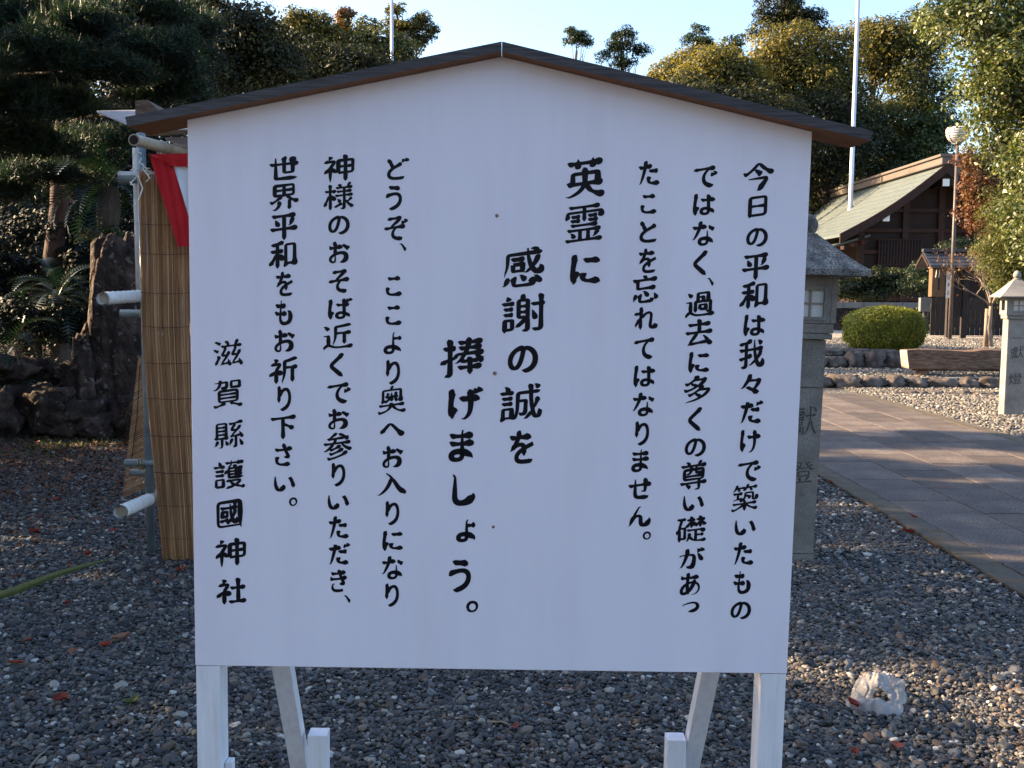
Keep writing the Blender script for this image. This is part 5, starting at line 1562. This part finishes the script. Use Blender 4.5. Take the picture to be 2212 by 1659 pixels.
pb_ = Vector((-6.3, 11.2, .3))
pine('garden_pine', 'spreading dark garden pine with layered boughs over the stall roof', pb_, pads, 41, .2, (.6, -.6, 5.6), 330, 30000)
pads2 = [(230, 300, 110, 30, 13), (330, 250, 70, 26, 13), (110, 370, 90, 26, 12.5), (0, 410, 90, 30, 12.5), (410, 140, 60, 34, 13.5), (400, 200, 60, 30, 13.5), (150, 60, 120, 50, 13.5), (270, 90, 120, 60, 13.5), (60, 140, 120, 50, 13), (400, 60, 70, 50, 13.5)]
pine('garden_pine', 'second darker pine standing behind the layered garden pine', Vector((-6.6, 14.2, .5)), pads2, 42, .17, (1.2, -.3, 5.2), 300, 24000)
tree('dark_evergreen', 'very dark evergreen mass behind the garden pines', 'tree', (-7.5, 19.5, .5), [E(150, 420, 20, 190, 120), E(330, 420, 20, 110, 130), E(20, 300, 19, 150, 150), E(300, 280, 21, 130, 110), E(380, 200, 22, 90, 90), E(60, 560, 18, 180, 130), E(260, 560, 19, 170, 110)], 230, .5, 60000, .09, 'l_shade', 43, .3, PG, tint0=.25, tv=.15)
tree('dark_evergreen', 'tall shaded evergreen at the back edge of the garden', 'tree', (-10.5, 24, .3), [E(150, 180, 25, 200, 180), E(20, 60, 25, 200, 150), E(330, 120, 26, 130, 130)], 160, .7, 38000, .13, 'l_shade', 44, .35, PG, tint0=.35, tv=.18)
# unseen trees: left crowns shaped for forecourt shade, rear grove added to block sky
for k, (x, y, zc, rx, rz, lab) in enumerate(((-7.3, 3.2, 4.3, 1.7, 2.6, 'unseen leafy evergreen left of the forecourt nearest the board, crown shaped to shade it'), (-7.3, 8.5, 4.9, 1.75, 2.7, 'unseen leafy evergreen left of the forecourt beside the garden pine, crown shaped to leave a sun gap'), (-7.5, -1.4, 4.4, 2.6, 2.6, 'unseen leafy evergreen added beside the viewer to shade the ground'), (-9, -5, 5, 3.2, 3.2, 'unseen leafy evergreen added behind the viewer on the sunny side to shade the ground'),
                                            (-4, -12, 3.6, 4, 3.4, 'unseen evergreen of the grove added behind the viewer to block sky light'), (4, -12.5, 3.8, 4, 3.6, 'second unseen evergreen of the grove added behind the viewer to block sky light'), (12.5, -7.5, 3.8, 3.8, 3.6, 'unseen evergreen at the end of the grove added behind the viewer to block sky light'))):
    tree('unseen_shade_tree', lab, 'tree', (x, y, 0), [((x, y, zc), (rx, rx, rz)), ((x - .6, y + .4, zc + 1.8), (rx * .7, rx * .7, rz * .6))] + ([((-7.3, 4.8, 4.4), (.6, .5, 1.9))] if k == 0 else [((-7.3, 7.5, 4.9), (.9, .75, 1.9))] if k == 1 else []), 78, .55, 22000 if k < 3 else 9000, .13 if k < 3 else .3, 'l_dark', 50 + k, .2, PG)  # extra lobes on the two nearest crowns shape the slot for a sun streak
hg = empty('hedge', (-7.2, 6, 0), 0, 'unseen evergreen hedge added along the left side of the forecourt to block low sun', 'hedge')
crown('foliage', [((0, -3.2, 1.7), (.8, 1.6, 1.7)), ((0, -.6, 1.85), (.8, 1.7, 1.85)), ((0, 0, 2.75), (.6, 1.3, .95)), ((0, 1.6, 1.7), (.8, 1.7, 1.7)), ((0, 3.8, 1.6), (.8, 1.5, 1.6))], 190, .42, 56000, .14, MT['l_dark'], hg, 58)  # unseen foliage added to keep low sun off the forecourt gravel
bm = bmesh.new()
for k in range(9): tube(bm, [(0, -3.6 + k, -.1), (.1, -3.5 + k, 1), (0, -3.4 + k, 2.2)], [.06, .045, .02], 6)
bmo('stem', bm, MT['bark'], hg)
# cycads
def cycad(label, base, h, r, nf, lf, seed):
    root = empty('cycad', base, 0, label, 'cycad', 'cycads in the shaded bed')
    rg = random.Random(seed)
    bm = bmesh.new()
    pts = [(0, 0, -.1)] + [(.03 * math.sin(i), .03 * math.cos(i * 1.3), h * i / 8) for i in range(1, 9)]
    tube(bm, pts, [r * (1.1 - .02 * i + .1 * (i % 2)) for i in range(9)], 10, True, .25, seed)
    bmo('trunk', bm, MT['bark'], root)
    for k in range(nf):
        a = k * 2.399 + rg.uniform(-.2, .2)
        el = R(78 - 95 * (k / nf)) + rg.uniform(-.1, .1)
        L_ = lf * rg.uniform(.8, 1.1)
        ca, sa = math.cos(a), math.sin(a)
        p = Vector((0, 0, h))
        V, T = [], []
        e_ = el
        n = 22
        prev = p
        tn = rg.uniform(.15, .6)
        bmr = [p]
        for i in range(n):
            t = (i + 1) / n
            e_ -= (.055 + .05 * t)
            dr = Vector((ca * math.cos(e_), sa * math.cos(e_), math.sin(e_)))
            q = prev + dr * (L_ / n)
            bmr.append(q)
            if i > 2:
                sd_ = dr.cross(Vector((0, 0, 1)))
                if sd_.length < .1: sd_ = Vector((-sa, ca, 0))
                sd_.normalize()
                up = sd_.cross(dr).normalized()
                ll = lf * .17 * math.sin(math.pi * min(t * .9 + .08, 1)) ** .6
                for s_ in (-1, 1):
                    tip = q + sd_ * s_ * ll * .85 + dr * ll * .45 + up * ll * .22
                    w_ = dr * (L_ / n) * .32
                    V.append([q - w_, q + w_, tip + w_ * .2, tip - w_ * .2])
                    T.append(tn + rg.uniform(-.1, .1))
            prev = q
        bm = None
        for i in range(0, n, 3):
            a_, b_ = bmr[i], bmr[min(i + 3, n)]
            s_ = Vector((-sa, ca, 0)) * .005
            V.append([a_ - s_, a_ + s_, b_ + s_ * .7, b_ - s_ * .7])
            T.append(.8)
        quads('frond', np.array([[list(v) for v in q] for q in V]), np.array(T), MT['l_cycad'], root)
    return root


c = P(236, 590, 12.6)
cycad('cycad with a stout dark trunk and arching fronds behind the standing stone', (c.x, 12.6, .5), P(236, 405, 12.6).z - .5, .12, 26, .95, 1)
c = P(125, 640, 12.2)
cycad('low bluish cycad in deep shade left of the standing stone', (c.x, 12.2, .5), P(130, 640, 12.2).z - .5, .12, 24, .8, 2)
c = P(15, 800, 11.2)
cycad('low cycad with broad fronds at the left end of the rock border', (c.x, 11.2, .4), .42, .12, 24, .85, 3)
# dark shrubs over the bed
def shrub(label, env, base, n, leaf, lm, seed, group=None, ncl=30, cr=.16, tint0=.4, name='shrub', **kw):
    root = empty(name, base, 0, label, 'shrub', group)
    b = Vector(base)
    env = [((Vector(c) - b)[:], r) for c, r in env]
    crown('foliage', env, ncl, cr, n, leaf, MT[lm], root, seed, tint0=tint0, **kw)
    bm = bmesh.new()
    for k in range(5):
        e = env[k % len(env)][0]
        tube(bm, [(e[0] * .2, e[1] * .2, -.05), (e[0] * .6, e[1] * .6, e[2] * .5), e], [.035, .022, .008], 5, True, .2, k)
    bmo('stem', bm, MT['bark'], root)
    return root


shrub('low green shrub at the foot of the cycad trunk', [E(290, 560, 12.2, 50, 40), E(220, 530, 12.4, 30, 25)], P(285, 640, 12.2), 5000, .05, 'l_mid', 60, tint0=.3)
shrub('dark shrub behind the rock border at the far left', [E(60, 700, 11.8, 90, 60), E(170, 700, 12.3, 70, 60)], P(100, 790, 11.9), 9000, .05, 'l_shade', 61, ncl=50, tint0=.2)
shrub('dark evergreen hedge closing the bed behind the cycads', [E(100, 560, 14.5, 160, 90), E(300, 600, 14.5, 110, 90), E(-20, 660, 14, 100, 90), E(220, 690, 14.3, 160, 70)], (-5.8, 14.5, .5), 30000, .07, 'l_shade', 62, ncl=120, cr=.25, tint0=.15, tv=.12)
# tiled roof glimpsed through the pines
gh = empty('tiled_house', (-10.6, 21.5, 0), 0, 'house with blue-grey tiled roof glimpsed through the pine boughs', 'building')
boxo('wall', -3.6, 2.6, 0, 4, 0, 3.3, MT['plaster'], gh)
for k in range(18):
    y0, z0 = -1.0 + k * .18, 3.2 + k * .12
    for i in range(0):
        pass
    bm = bmesh.new()
    prism(bm, [(-4.2, z0), (3.2, z0), (3.2, z0 + .05), (-4.2, z0 + .05)], y0, y0 + .2, Matrix.Translation((0, 0, 0)))
    bmo('tile_course', bm, MT['tile'], gh)
boxo('roof', -4.1, 3.1, -.95, 2.3, 3.0, 3.15, MT['tile'], gh)

# ---- right side
# hedge and low pine in front of the hall
shrub('dark clipped hedge before the lattice window of the hall', [E(1850, 615, 34, 40, 20), E(1900, 612, 34, 50, 22), E(1860, 635, 34, 60, 18), E(1960, 610, 34, 44, 26)], P(1890, 700, 34), 15000, .10, 'l_mid', 63, ncl=90, cr=.3, tint0=.2, name='hedge')
shrub('soft rounded dark pine shrub standing before the hall wall', [E(2015, 590, 31, 40, 30), E(1985, 610, 31, 40, 24), E(2050, 560, 31, 36, 26), E(2070, 540, 31, 30, 20)], P(2000, 700, 31), 14000, .09, 'l_pine', 64, ncl=80, cr=.28, tint0=.35, name='low_pine', asp=.3)
# rusty maple behind the lamp post
tree('maple_tree', 'rusty orange maple between the lamp post and the big glossy tree', 'tree', (12.1, 26.5, .42), [E(2112, 345, 25.5, 28, 26), E(2118, 410, 25.5, 38, 36), E(2112, 480, 25.5, 34, 36)], 46, .28, 4800, .085, 'l_maple', 65, .055, None, 'bark', 16, tint0=.35, shell=.3, tv=.3)
# big glossy tree
env = [E(2170, 30, 17.5, 150, 90), E(2090, 55, 17, 70, 50), E(2175, 130, 17, 118, 60), E(2200, 205, 17.5, 135, 60), E(2262, 300, 17, 102, 90), E(2275, 420, 17, 100, 110), E(2330, 200, 18, 200, 240), E(2300, 520, 17.3, 90, 80)]
tree('broadleaf_tree', 'huge sunlit glossy-leaved tree filling the upper right', 'tree', (10.6, 19.0, .42), env, 330, .40, 72000, .085, 'l_gloss', 66, .32, None, 'bark', 22, tint0=.5, tv=.24, asp=.5)
env = [E(2170, 470, 19.5, 45, 55), E(2150, 540, 19.5, 40, 36), E(2190, 560, 19.5, 60, 55), E(2210, 630, 19.5, 60, 50), E(2185, 610, 19.5, 36, 36), E(2250, 690, 19.5, 60, 50)]
tree('feathery_tree', 'feathery yellow-green tree beneath the huge glossy tree', 'tree', (10.2, 20.6, .42), env, 130, .26, 26000, .055, 'l_fine', 67, .1, None, 'bark', 18, tint0=.45, tv=.25, asp=.3, shell=.3)

# little bare tree with a few brown leaves
bt = G(2141, 751, .42)
root = empty('bare_tree', bt, 0, 'small nearly bare tree with a pale forked trunk and a few brown leaves', 'tree')
rb = random.Random(21)
bm = bmesh.new()
tips = []


def grow(p, d, r, L_, lev):
    pts, rr = [p], [r]
    for i in range(4):
        d = (d + Vector((rb.uniform(-.3, .3), rb.uniform(-.3, .3), rb.uniform(-.12, .22)))).normalized()
        pts.append(pts[-1] + d * L_ / 4)
        rr.append(r * (1 - .13 * (i + 1)))
    tube(bm, pts, rr, 5 if lev > 1 else 8, True, .1)
    if lev < 5:
        for k in range(3 if lev else 4):
            i = rb.choice((2, 3, 4)) if lev else 4
            nd = (d + Vector((rb.uniform(-1, 1), rb.uniform(-.8, .8), rb.uniform(-.15, .6))) * 1.0).normalized()
            grow(pts[i], nd, rr[i] * .62, L_ * rb.uniform(.55, .8), lev + 1)
    tips.append((pts[-1], d))


grow(Vector((0, 0, -.05)), Vector((.05, 0, 1)), .075, .95, 0)
tube(bm, [(-.11, .03, 0), (-.105, .02, .82)], .045, 8)
for v in bm.verts:
    if v.co.z > .9: v.co.x -= (v.co.z - .9) * .45
bmo('trunk', bm, MT['bark_pale'], root, True)
ids = rb.choices(range(len(tips)), k=420)
C = np.array([[tips[i][0].x - max(tips[i][0].z - .9, 0) * .45, tips[i][0].y, tips[i][0].z] for i in ids]) + np.random.default_rng(3).normal(0, .05, (420, 3))
rg = np.random.default_rng(9)
quads('foliage', leaves(C, rg.normal(size=(420, 3)), norm(rg.normal(size=(420, 3))), rg.uniform(.03, .065, 420), .6), rg.uniform(.1, .9, 420), MT['l_maple'], root)

# ================================================================== GROUND LITTER, SMALL THINGS
leaflist = [(73, 1150, 'red leaf on the gravel at the far left, level with the lower wrapped pole', .07, .1), (242, 1147, 'red leaf on the gravel just behind the lower white wrapped pole', .07, .15), (189, 1199, 'small bright red leaf on shaded gravel above the long green blade', .06, .0),
            (391, 1231, 'curled dark brown leaf at the foot of the reed screen', .08, .3), (135, 1062, 'rust leaf on the brownish gravel under the rock border', .07, .2), (121, 1080, 'flat rust leaf just nearer than its twin below the rock border', .06, .35),
            (143, 1306, 'crumpled deep red leaf below the middle of the long green blade', .06, .0), (62, 1384, 'small dark red leaf near the left edge on blue-grey pebbles', .045, .1), (227, 1394, 'long red-brown leaf touching a paler curled leaf', .07, .3),
            (262, 1378, 'pale tan curled leaf standing up beside the long red-brown leaf', .075, .8), (157, 1410, 'pinkish tan leaf lying flat left of the board leg', .055, .75), (32, 1434, 'orange-brown leaf at the far left edge of the pebbles', .07, .45),
            (132, 1511, 'deep red leaf nearest the viewer left of the board leg', .075, .05), (1115, 1571, 'brown-red leaf on the pebbles beneath the board between the stakes', .045, .3), (1221, 1489, 'tiny tan leaf just under the bottom edge of the board', .035, .6),
            (1963, 1150, 'orange-red leaf on the gravel beside the path kerb', .07, .2), (1974, 1116, 'red leaf resting on the kerbstone of the path', .055, .15), (1793, 1041, 'small red leaf at the kerb next to the stone lantern', .05, .1),
            (1938, 1612, 'orange leaf nearest the viewer below the crumpled plastic', .055, .4), (1846, 1627, 'rust brown leaf between the right board leg and the orange leaf', .045, .3), (1842, 1522, 'vivid red scrap of leaf tucked against the crumpled plastic', .05, .0)]
for k, (x, y, lab, sz, tn) in enumerate(leaflist):
    p = G(x, y, .03 if 1960 < x < 1980 else .026)
    rl_ = random.Random(k)
    bm = bmesh.new()
    n = 6
    g = []
    cl = rl_.uniform(.15, .5)
    for i in range(n + 1):
        t = i / n
        wd = sz * .36 * math.sin(math.pi * min(max(t, .04), .97)) ** .8
        g.append([bm.verts.new((sz * (t - .5), wd * s_, cl * sz * (.5 * s_ * s_ * (1 if wd > 0 else 0) + .6 * (t - .5) ** 2) + rl_.uniform(0, .003))) for s_ in (-1, -.5, 0, .5, 1)])
    for i in range(n):
        for j in range(4): bm.faces.new((g[i][j], g[i][j + 1], g[i + 1][j + 1], g[i + 1][j]))
    me = bpy.data.meshes.new('fallen_leaf')
    bm.to_mesh(me)
    bm.free()
    a = me.attributes.new('tint', 'FLOAT', 'FACE')
    a.data.foreach_set('value', [min(max(tn + rl_.uniform(-.08, .08), 0), 1) for _ in me.polygons])
    o = link('fallen_leaf', me, MT['l_red'], None, True)
    o.location = p
    o.rotation_euler = (rl_.uniform(-.25, .25), rl_.uniform(-.2, .2), rl_.uniform(0, 6.28) if k != 9 else .5)
    tag(o, lab, 'leaf', 'fallen leaves on the gravel')

rg = np.random.default_rng(77)
n = 1500
yy = rg.uniform(7.0, 10.9, n) ** 1.0
xx = rg.uniform(-6.0, -1.9, n)
kp = rg.random(n) < ((yy - 6.4) / 4.5)
xx, yy = xx[kp], yy[kp]
n = len(xx)
C = np.stack([xx, yy, rg.uniform(.028, .045, n)], 1)
tag(quads('leaf_litter', leaves(C, rg.normal(size=(n, 3)), norm(rg.normal(0, .35, (n, 3)) + np.array([0, 0, 1])), rg.uniform(.03, .075, n), .6), rg.random(n), MT['litter']), 'brown and red leaf litter scattered before the rock border', 'leaves', kind='stuff')
n = 60000
yy = rg.uniform(5.0, 10.8, n)
xx = rg.uniform(-6, 2.5, n)
kp = (rg.random(n) < ((yy - 4.6) / 5)) & (rg.random(n) < np.where(xx < -1.2, 1, .12)) & (rg.random(n) < .25 + .75 * np.clip((yy - 5.5) / 2.5, 0, 1))
xx, yy = xx[kp], yy[kp]
n = len(xx)
C = np.stack([xx, yy, rg.uniform(.020, .036, n)], 1)
tag(quads('leaf_litter', leaves(C, rg.normal(size=(n, 3)), norm(rg.normal(0, .4, (n, 3)) + np.array([0, 0, 1])), rg.uniform(.016, .046, n), .7), rg.random(n) * .8, MT['litter']), 'fine brown leaf crumbs strewn over the farther gravel', 'leaves', kind='stuff')
n = 5000
xx = rg.uniform(-6.5, -2.2, n)
yy = rg.normal(9.9, .38, n)
keep = np.array([noise.noise(Vector((a * 1.3, b_ * 1.3, 0))) > -.12 for a, b_ in zip(xx, yy)])
xx, yy = xx[keep], yy[keep]
n = len(xx)
C0 = np.stack([xx, yy, np.full(n, .0)], 1)
hh = rg.uniform(.03, .09, (n, 1))
dr = norm(rg.normal(0, .5, (n, 3)) * np.array([1, 1, 0]) + np.array([0, 0, 1]))
sd_ = norm(np.cross(dr, rg.normal(size=(n, 3)))) * .005
tag(quads('grass', np.stack([C0 - sd_, C0 + sd_, C0 + dr * hh], 1), rg.random(n), MT['l_grass'], None, 3), 'thin mossy grass in front of the rock border', 'grass', kind='stuff')

# long green blade plant leaning in from the left
bp_ = Vector((-1.98, 2.95, 0))
gp = empty('long_leaved_plant', bp_, 0, 'clump of long narrow green blades, one arching in over the gravel', 'plant')
ends = [(P(0, 1292, 2.9), P(247, 1207, 2.75), 1)] + [None] * 5
rl_ = random.Random(6)
for k in range(6):
    if k == 0:
        e0, e1 = P(-6, 1294, 2.92) - bp_, P(249, 1206, 2.78) - bp_
        pts = [Vector((0, 0, 0)), Vector((.12, -.02, .3)), e0 * .55 + Vector((0, 0, .25)), e0, e0.lerp(e1, .35) + Vector((0, 0, .012)), e0.lerp(e1, .7) + Vector((0, 0, .012)), e1]
        wd = [.008, .010, .013, .0125, .010, .0065, .0008]
    else:
        a = rl_.uniform(1.5, 5)
        L_ = rl_.uniform(.5, .8)
        pts = [Vector((math.cos(a) * .3 * t * t * L_ * 2, math.sin(a) * .3 * t * t * L_ * 2, L_ * (1.3 * t - .6 * t * t))) for t in [i / 6 for i in range(7)]]
        wd = [.010, .014, .017, .016, .012, .008, .0008]
    bm = bmesh.new()
    rws = []
    for i, p in enumerate(pts):
        t = (pts[min(i + 1, 6)] - pts[max(i - 1, 0)]).normalized()
        sd_ = t.cross(Vector((0, -1, .35))).normalized()
        nn = sd_.cross(t)
        rws.append([bm.verts.new(p - sd_ * wd[i]), bm.verts.new(p + nn * wd[i] * .35), bm.verts.new(p + sd_ * wd[i])])
    for A, B in zip(rws, rws[1:]):
        for j in range(2): bm.faces.new((A[j], A[j + 1], B[j + 1], B[j]))
    o = bmo('blade', bm, MT['blade'], gp, True)
    o.modifiers.new('smooth', 'SUBSURF').render_levels = 2

# weed and twigs
wd_ = G(333, 1336 + 410 - 200, .02)
wd_ = G(282, 1518, .02)
wr = empty('weed', G(284, 1521, .015), 0, 'tiny green weed sprouting through the pebbles left of the board leg', 'plant')
V, T = [], []
for k in range(9):
    a = k * .7 + .2
    L_ = .018 + .012 * (k % 3)
    b0 = Vector((0, 0, .004))
    t1 = Vector((math.cos(a) * L_, math.sin(a) * L_, L_ * .8))
    s_ = Vector((-math.sin(a), math.cos(a), 0)) * L_ * .3
    V.append([b0, t1 * .5 - s_, t1, t1 * .5 + s_])
    T.append(.5 + .1 * (k % 3))
quads('leaf', np.array([[list(v) for v in q] for q in V]), np.array(T), MT['l_grass'], wr)
for (xa, ya, xb, yb, lab) in ((62, 1660, 105, 1616, 'pale dry twig lying on the pebbles at the near left'), (1062, 1560, 1103, 1566, 'short pale twig on the pebbles between the stakes')):
    a, b = G(xa, ya, .02), G(xb, yb, .03)
    bm = bmesh.new()
    tube(bm, [Vector((0, 0, 0)), (b - a) * .5 + Vector((0, .003, .006)), b - a], [.0035, .003, .0015], 6, True, .3)
    o = bmo('twig', bm, MT['twig'])
    o.location = a
    tag(o, lab, 'twig')

# crumpled translucent plastic
pc = G(1896, 1512, .02)
bm = bmesh.new()
n = 44
g = []
for j in range(n + 1):
    row = []
    for i in range(n + 1):
        u, v = i / n, j / n
        # a collapsed bag: domed flap above, torn folded lower lip
        th = (u - .5) * 2
        # a peaked, collapsed hood of film over a torn, folded front lip
        peak = max(0, 1 - abs(v - .62) / .55) ** .8
        x = th * (.095 - .05 * max(v - .55, 0)) + .02 * (v - .5)
        y = (v - .5) * .24
        z = .010 + .085 * peak * max(1 - abs(th) ** 1.6, 0)
        cr = abs(noise.noise(Vector((u * 5.0 + v * 2, v * 3.2, 7)))) + .5 * abs(noise.noise(Vector((u * 11, v * 8, 2))))
        z += (.032 * cr - .008) * (.35 + peak)
        x += .012 * noise.noise(Vector((u * 6, v * 6, 11)))
        y += .012 * noise.noise(Vector((u * 6, v * 6, 15)))
        if v < .3: z = z * .8 + .022 * math.exp(-((v - .17) / .07) ** 2) * (1 - .5 * abs(th))
        row.append(bm.verts.new((x, y, max(z, .004))))
    g.append(row)
for j in range(n):
    for i in range(n):
        if 12 < j < 18 and 20 < i < 35 - (j - 12): continue
        bm.faces.new((g[j][i], g[j][i + 1], g[j + 1][i + 1], g[j + 1][i]))
for v in [v for v in bm.verts if not v.link_faces]: bm.verts.remove(v)
o = bmo('plastic_bag', bm, MT['bag'], None, True)
o.location = pc
o.rotation_euler = (R(14), 0, R(-25))
tag(o, 'crumpled dirty translucent plastic bag lying on the gravel at the edge of a sun patch', 'plastic bag')

# ================================================================== GRAVEL (instanced pebbles, one object)
rg = np.random.default_rng(1)
pts, scl = [], []


def scatter(y0, y1, sp, keepf, zlo, zhi, smin, smax):
    xs_, ys_ = [], []
    w_ = .52 * y1 + .35
    nx, ny = int(2 * w_ / sp), int((y1 - y0) / sp)
    X, Y = np.meshgrid(np.linspace(-w_, w_, nx), np.linspace(y0, y1, ny))
    X = X.ravel() + rg.uniform(-.5, .5, X.size) * sp
    Y = Y.ravel() + rg.uniform(-.5, .5, Y.size) * sp
    k = keepf(X, Y) & (np.abs(X) < .52 * Y + .35)
    X, Y = X[k], Y[k]
    Z = rg.uniform(zlo, zhi, len(X)) + .006 * np.sin(X * 5.1 + 2 * np.sin(Y * 2.3)) * np.sin(Y * 6.3 + X * 1.7) * (Y < 10)
    s_ = smin * (smax / smin) ** (rg.random(len(X)) ** 1.7)
    pts.append(np.stack([X, Y, Z], 1))
    scl.append(s_)


offpath = lambda X, Y: ~((X > 2.53) & (X < 5.34))
scatter(2.5, 4.9, .0135, offpath, .001, .010, .0055, .0128)
scatter(4.9, 7.4, .0178, offpath, .001, .011, .0070, .0150)
scatter(2.5, 7.4, .046, offpath, .006, .013, .010, .0165)
scatter(2.5, 7.4, .16, offpath, .008, .013, .016, .026)
scatter(10.6, 16.9, .05, lambda X, Y: (X > -1.8) & (X < 2.5), .002, .014, .016, .03)
scatter(7.4, 10.6, .027, lambda X, Y: offpath(X, Y) & (X > -6), .002, .013, .010, .020)
far0 = len(pts)
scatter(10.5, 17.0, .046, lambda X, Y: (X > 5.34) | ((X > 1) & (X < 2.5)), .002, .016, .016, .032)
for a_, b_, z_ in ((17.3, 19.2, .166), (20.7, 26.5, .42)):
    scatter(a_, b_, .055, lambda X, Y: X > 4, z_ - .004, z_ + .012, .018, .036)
far, farS = pts[far0:], scl[far0:]
pts, scl = pts[:far0], scl[:far0]
rc_ = rg.random(400)
X = rg.uniform(-3, 3.2, 420)
Y = rg.uniform(2.6, 8, 420)
k = offpath(X, Y)
pts.append(np.stack([X, Y, np.full(420, .012)], 1)[k])
scl.append((rg.uniform(.016, .026, 420))[k])
def pebble_field(name, label, pts, scl, mtl):
    Pn = np.concatenate(pts)
    Sc = np.concatenate(scl)
    Nn_ = len(Pn)
    me = bpy.data.meshes.new(name)
    me.vertices.add(Nn_)
    me.vertices.foreach_set('co', Pn.astype(np.float32).reshape(-1))
    a = me.attributes.new('scl', 'FLOAT_VECTOR', 'POINT')
    asp = np.stack([Sc * rg.uniform(.85, 1.35, Nn_), Sc * rg.uniform(.75, 1.0, Nn_), Sc * rg.uniform(.45, .75, Nn_)], 1)
    a.data.foreach_set('vector', asp.astype(np.float32).reshape(-1))
    a = me.attributes.new('rot', 'FLOAT_VECTOR', 'POINT')
    rt_ = np.stack([rg.normal(0, .35, Nn_), rg.normal(0, .35, Nn_), rg.uniform(0, 6.28, Nn_)], 1)
    a.data.foreach_set('vector', rt_.astype(np.float32).reshape(-1))
    a = me.attributes.new('pick', 'INT', 'POINT')
    a.data.foreach_set('value', rg.integers(0, 7, Nn_).astype(np.int32))
    gv = bpy.data.objects.new(name, me)
    COL.objects.link(gv)
    tag(gv, label, 'gravel', kind='stuff')
    ng = bpy.data.node_groups.new('pebbles', 'GeometryNodeTree')
    ng.interface.new_socket('Geometry', in_out='INPUT', socket_type='NodeSocketGeometry')
    ng.interface.new_socket('Geometry', in_out='OUTPUT', socket_type='NodeSocketGeometry')
    N_ = ng.nodes.new
    L = ng.links.new
    gi, go = N_('NodeGroupInput'), N_('NodeGroupOutput')
    g2i = N_('GeometryNodeGeometryToInstance')
    for k in range(7):
        ic = N_('GeometryNodeMeshIcoSphere')
        ic.inputs['Radius'].default_value = 1
        ic.inputs['Subdivisions'].default_value = 3
        tx = N_('ShaderNodeTexNoise')
        tx.noise_dimensions = '4D'
        tx.inputs['W'].default_value = k * 5.7
        tx.inputs['Scale'].default_value = .75 + .1 * k
        tx.inputs['Detail'].default_value = 1.5
        vm = N_('ShaderNodeVectorMath')
        vm.operation = 'SUBTRACT'
        vm.inputs[1].default_value = (.5, .5, .5)
        L(tx.outputs['Color'], vm.inputs[0])
        vs_ = N_('ShaderNodeVectorMath')
        vs_.operation = 'SCALE'
        vs_.inputs[3].default_value = 1.5
        L(vm.outputs[0], vs_.inputs[0])
        sp_ = N_('GeometryNodeSetPosition')
        L(ic.outputs[0], sp_.inputs[0])
        L(vs_.outputs[0], sp_.inputs['Offset'])
        ss_ = N_('GeometryNodeSetShadeSmooth')
        L(sp_.outputs[0], ss_.inputs[0])
        sm_ = N_('GeometryNodeSetMaterial')
        sm_.inputs['Material'].default_value = mtl
        L(ss_.outputs[0], sm_.inputs[0])
        L(sm_.outputs[0], g2i.inputs[0])
    ip = N_('GeometryNodeInstanceOnPoints')
    L(gi.outputs[0], ip.inputs['Points'])
    L(g2i.outputs[0], ip.inputs['Instance'])
    ip.inputs['Pick Instance'].default_value = True


    def na(nm, tp):
        q = N_('GeometryNodeInputNamedAttribute')
        q.data_type = tp
        q.inputs[0].default_value = nm
        return q.outputs[0]


    L(na('pick', 'INT'), ip.inputs['Instance Index'])
    e2 = N_('FunctionNodeEulerToRotation')
    L(na('rot', 'FLOAT_VECTOR'), e2.inputs[0])
    L(e2.outputs[0], ip.inputs['Rotation'])
    L(na('scl', 'FLOAT_VECTOR'), ip.inputs['Scale'])
    L(ip.outputs[0], go.inputs[0])

    md = gv.modifiers.new('pebbles', 'NODES')
    md.node_group = ng
    print('pebbles', Nn_)


pebble_field('gravel', 'blue-grey rounded gravel covering the forecourt', pts, scl, MT['pebble'])
pebble_field('gravel', 'gravel with warm sunlight put into its colour, right of the path and on the terraces', far, farS, MT['pebble_sunlit'])
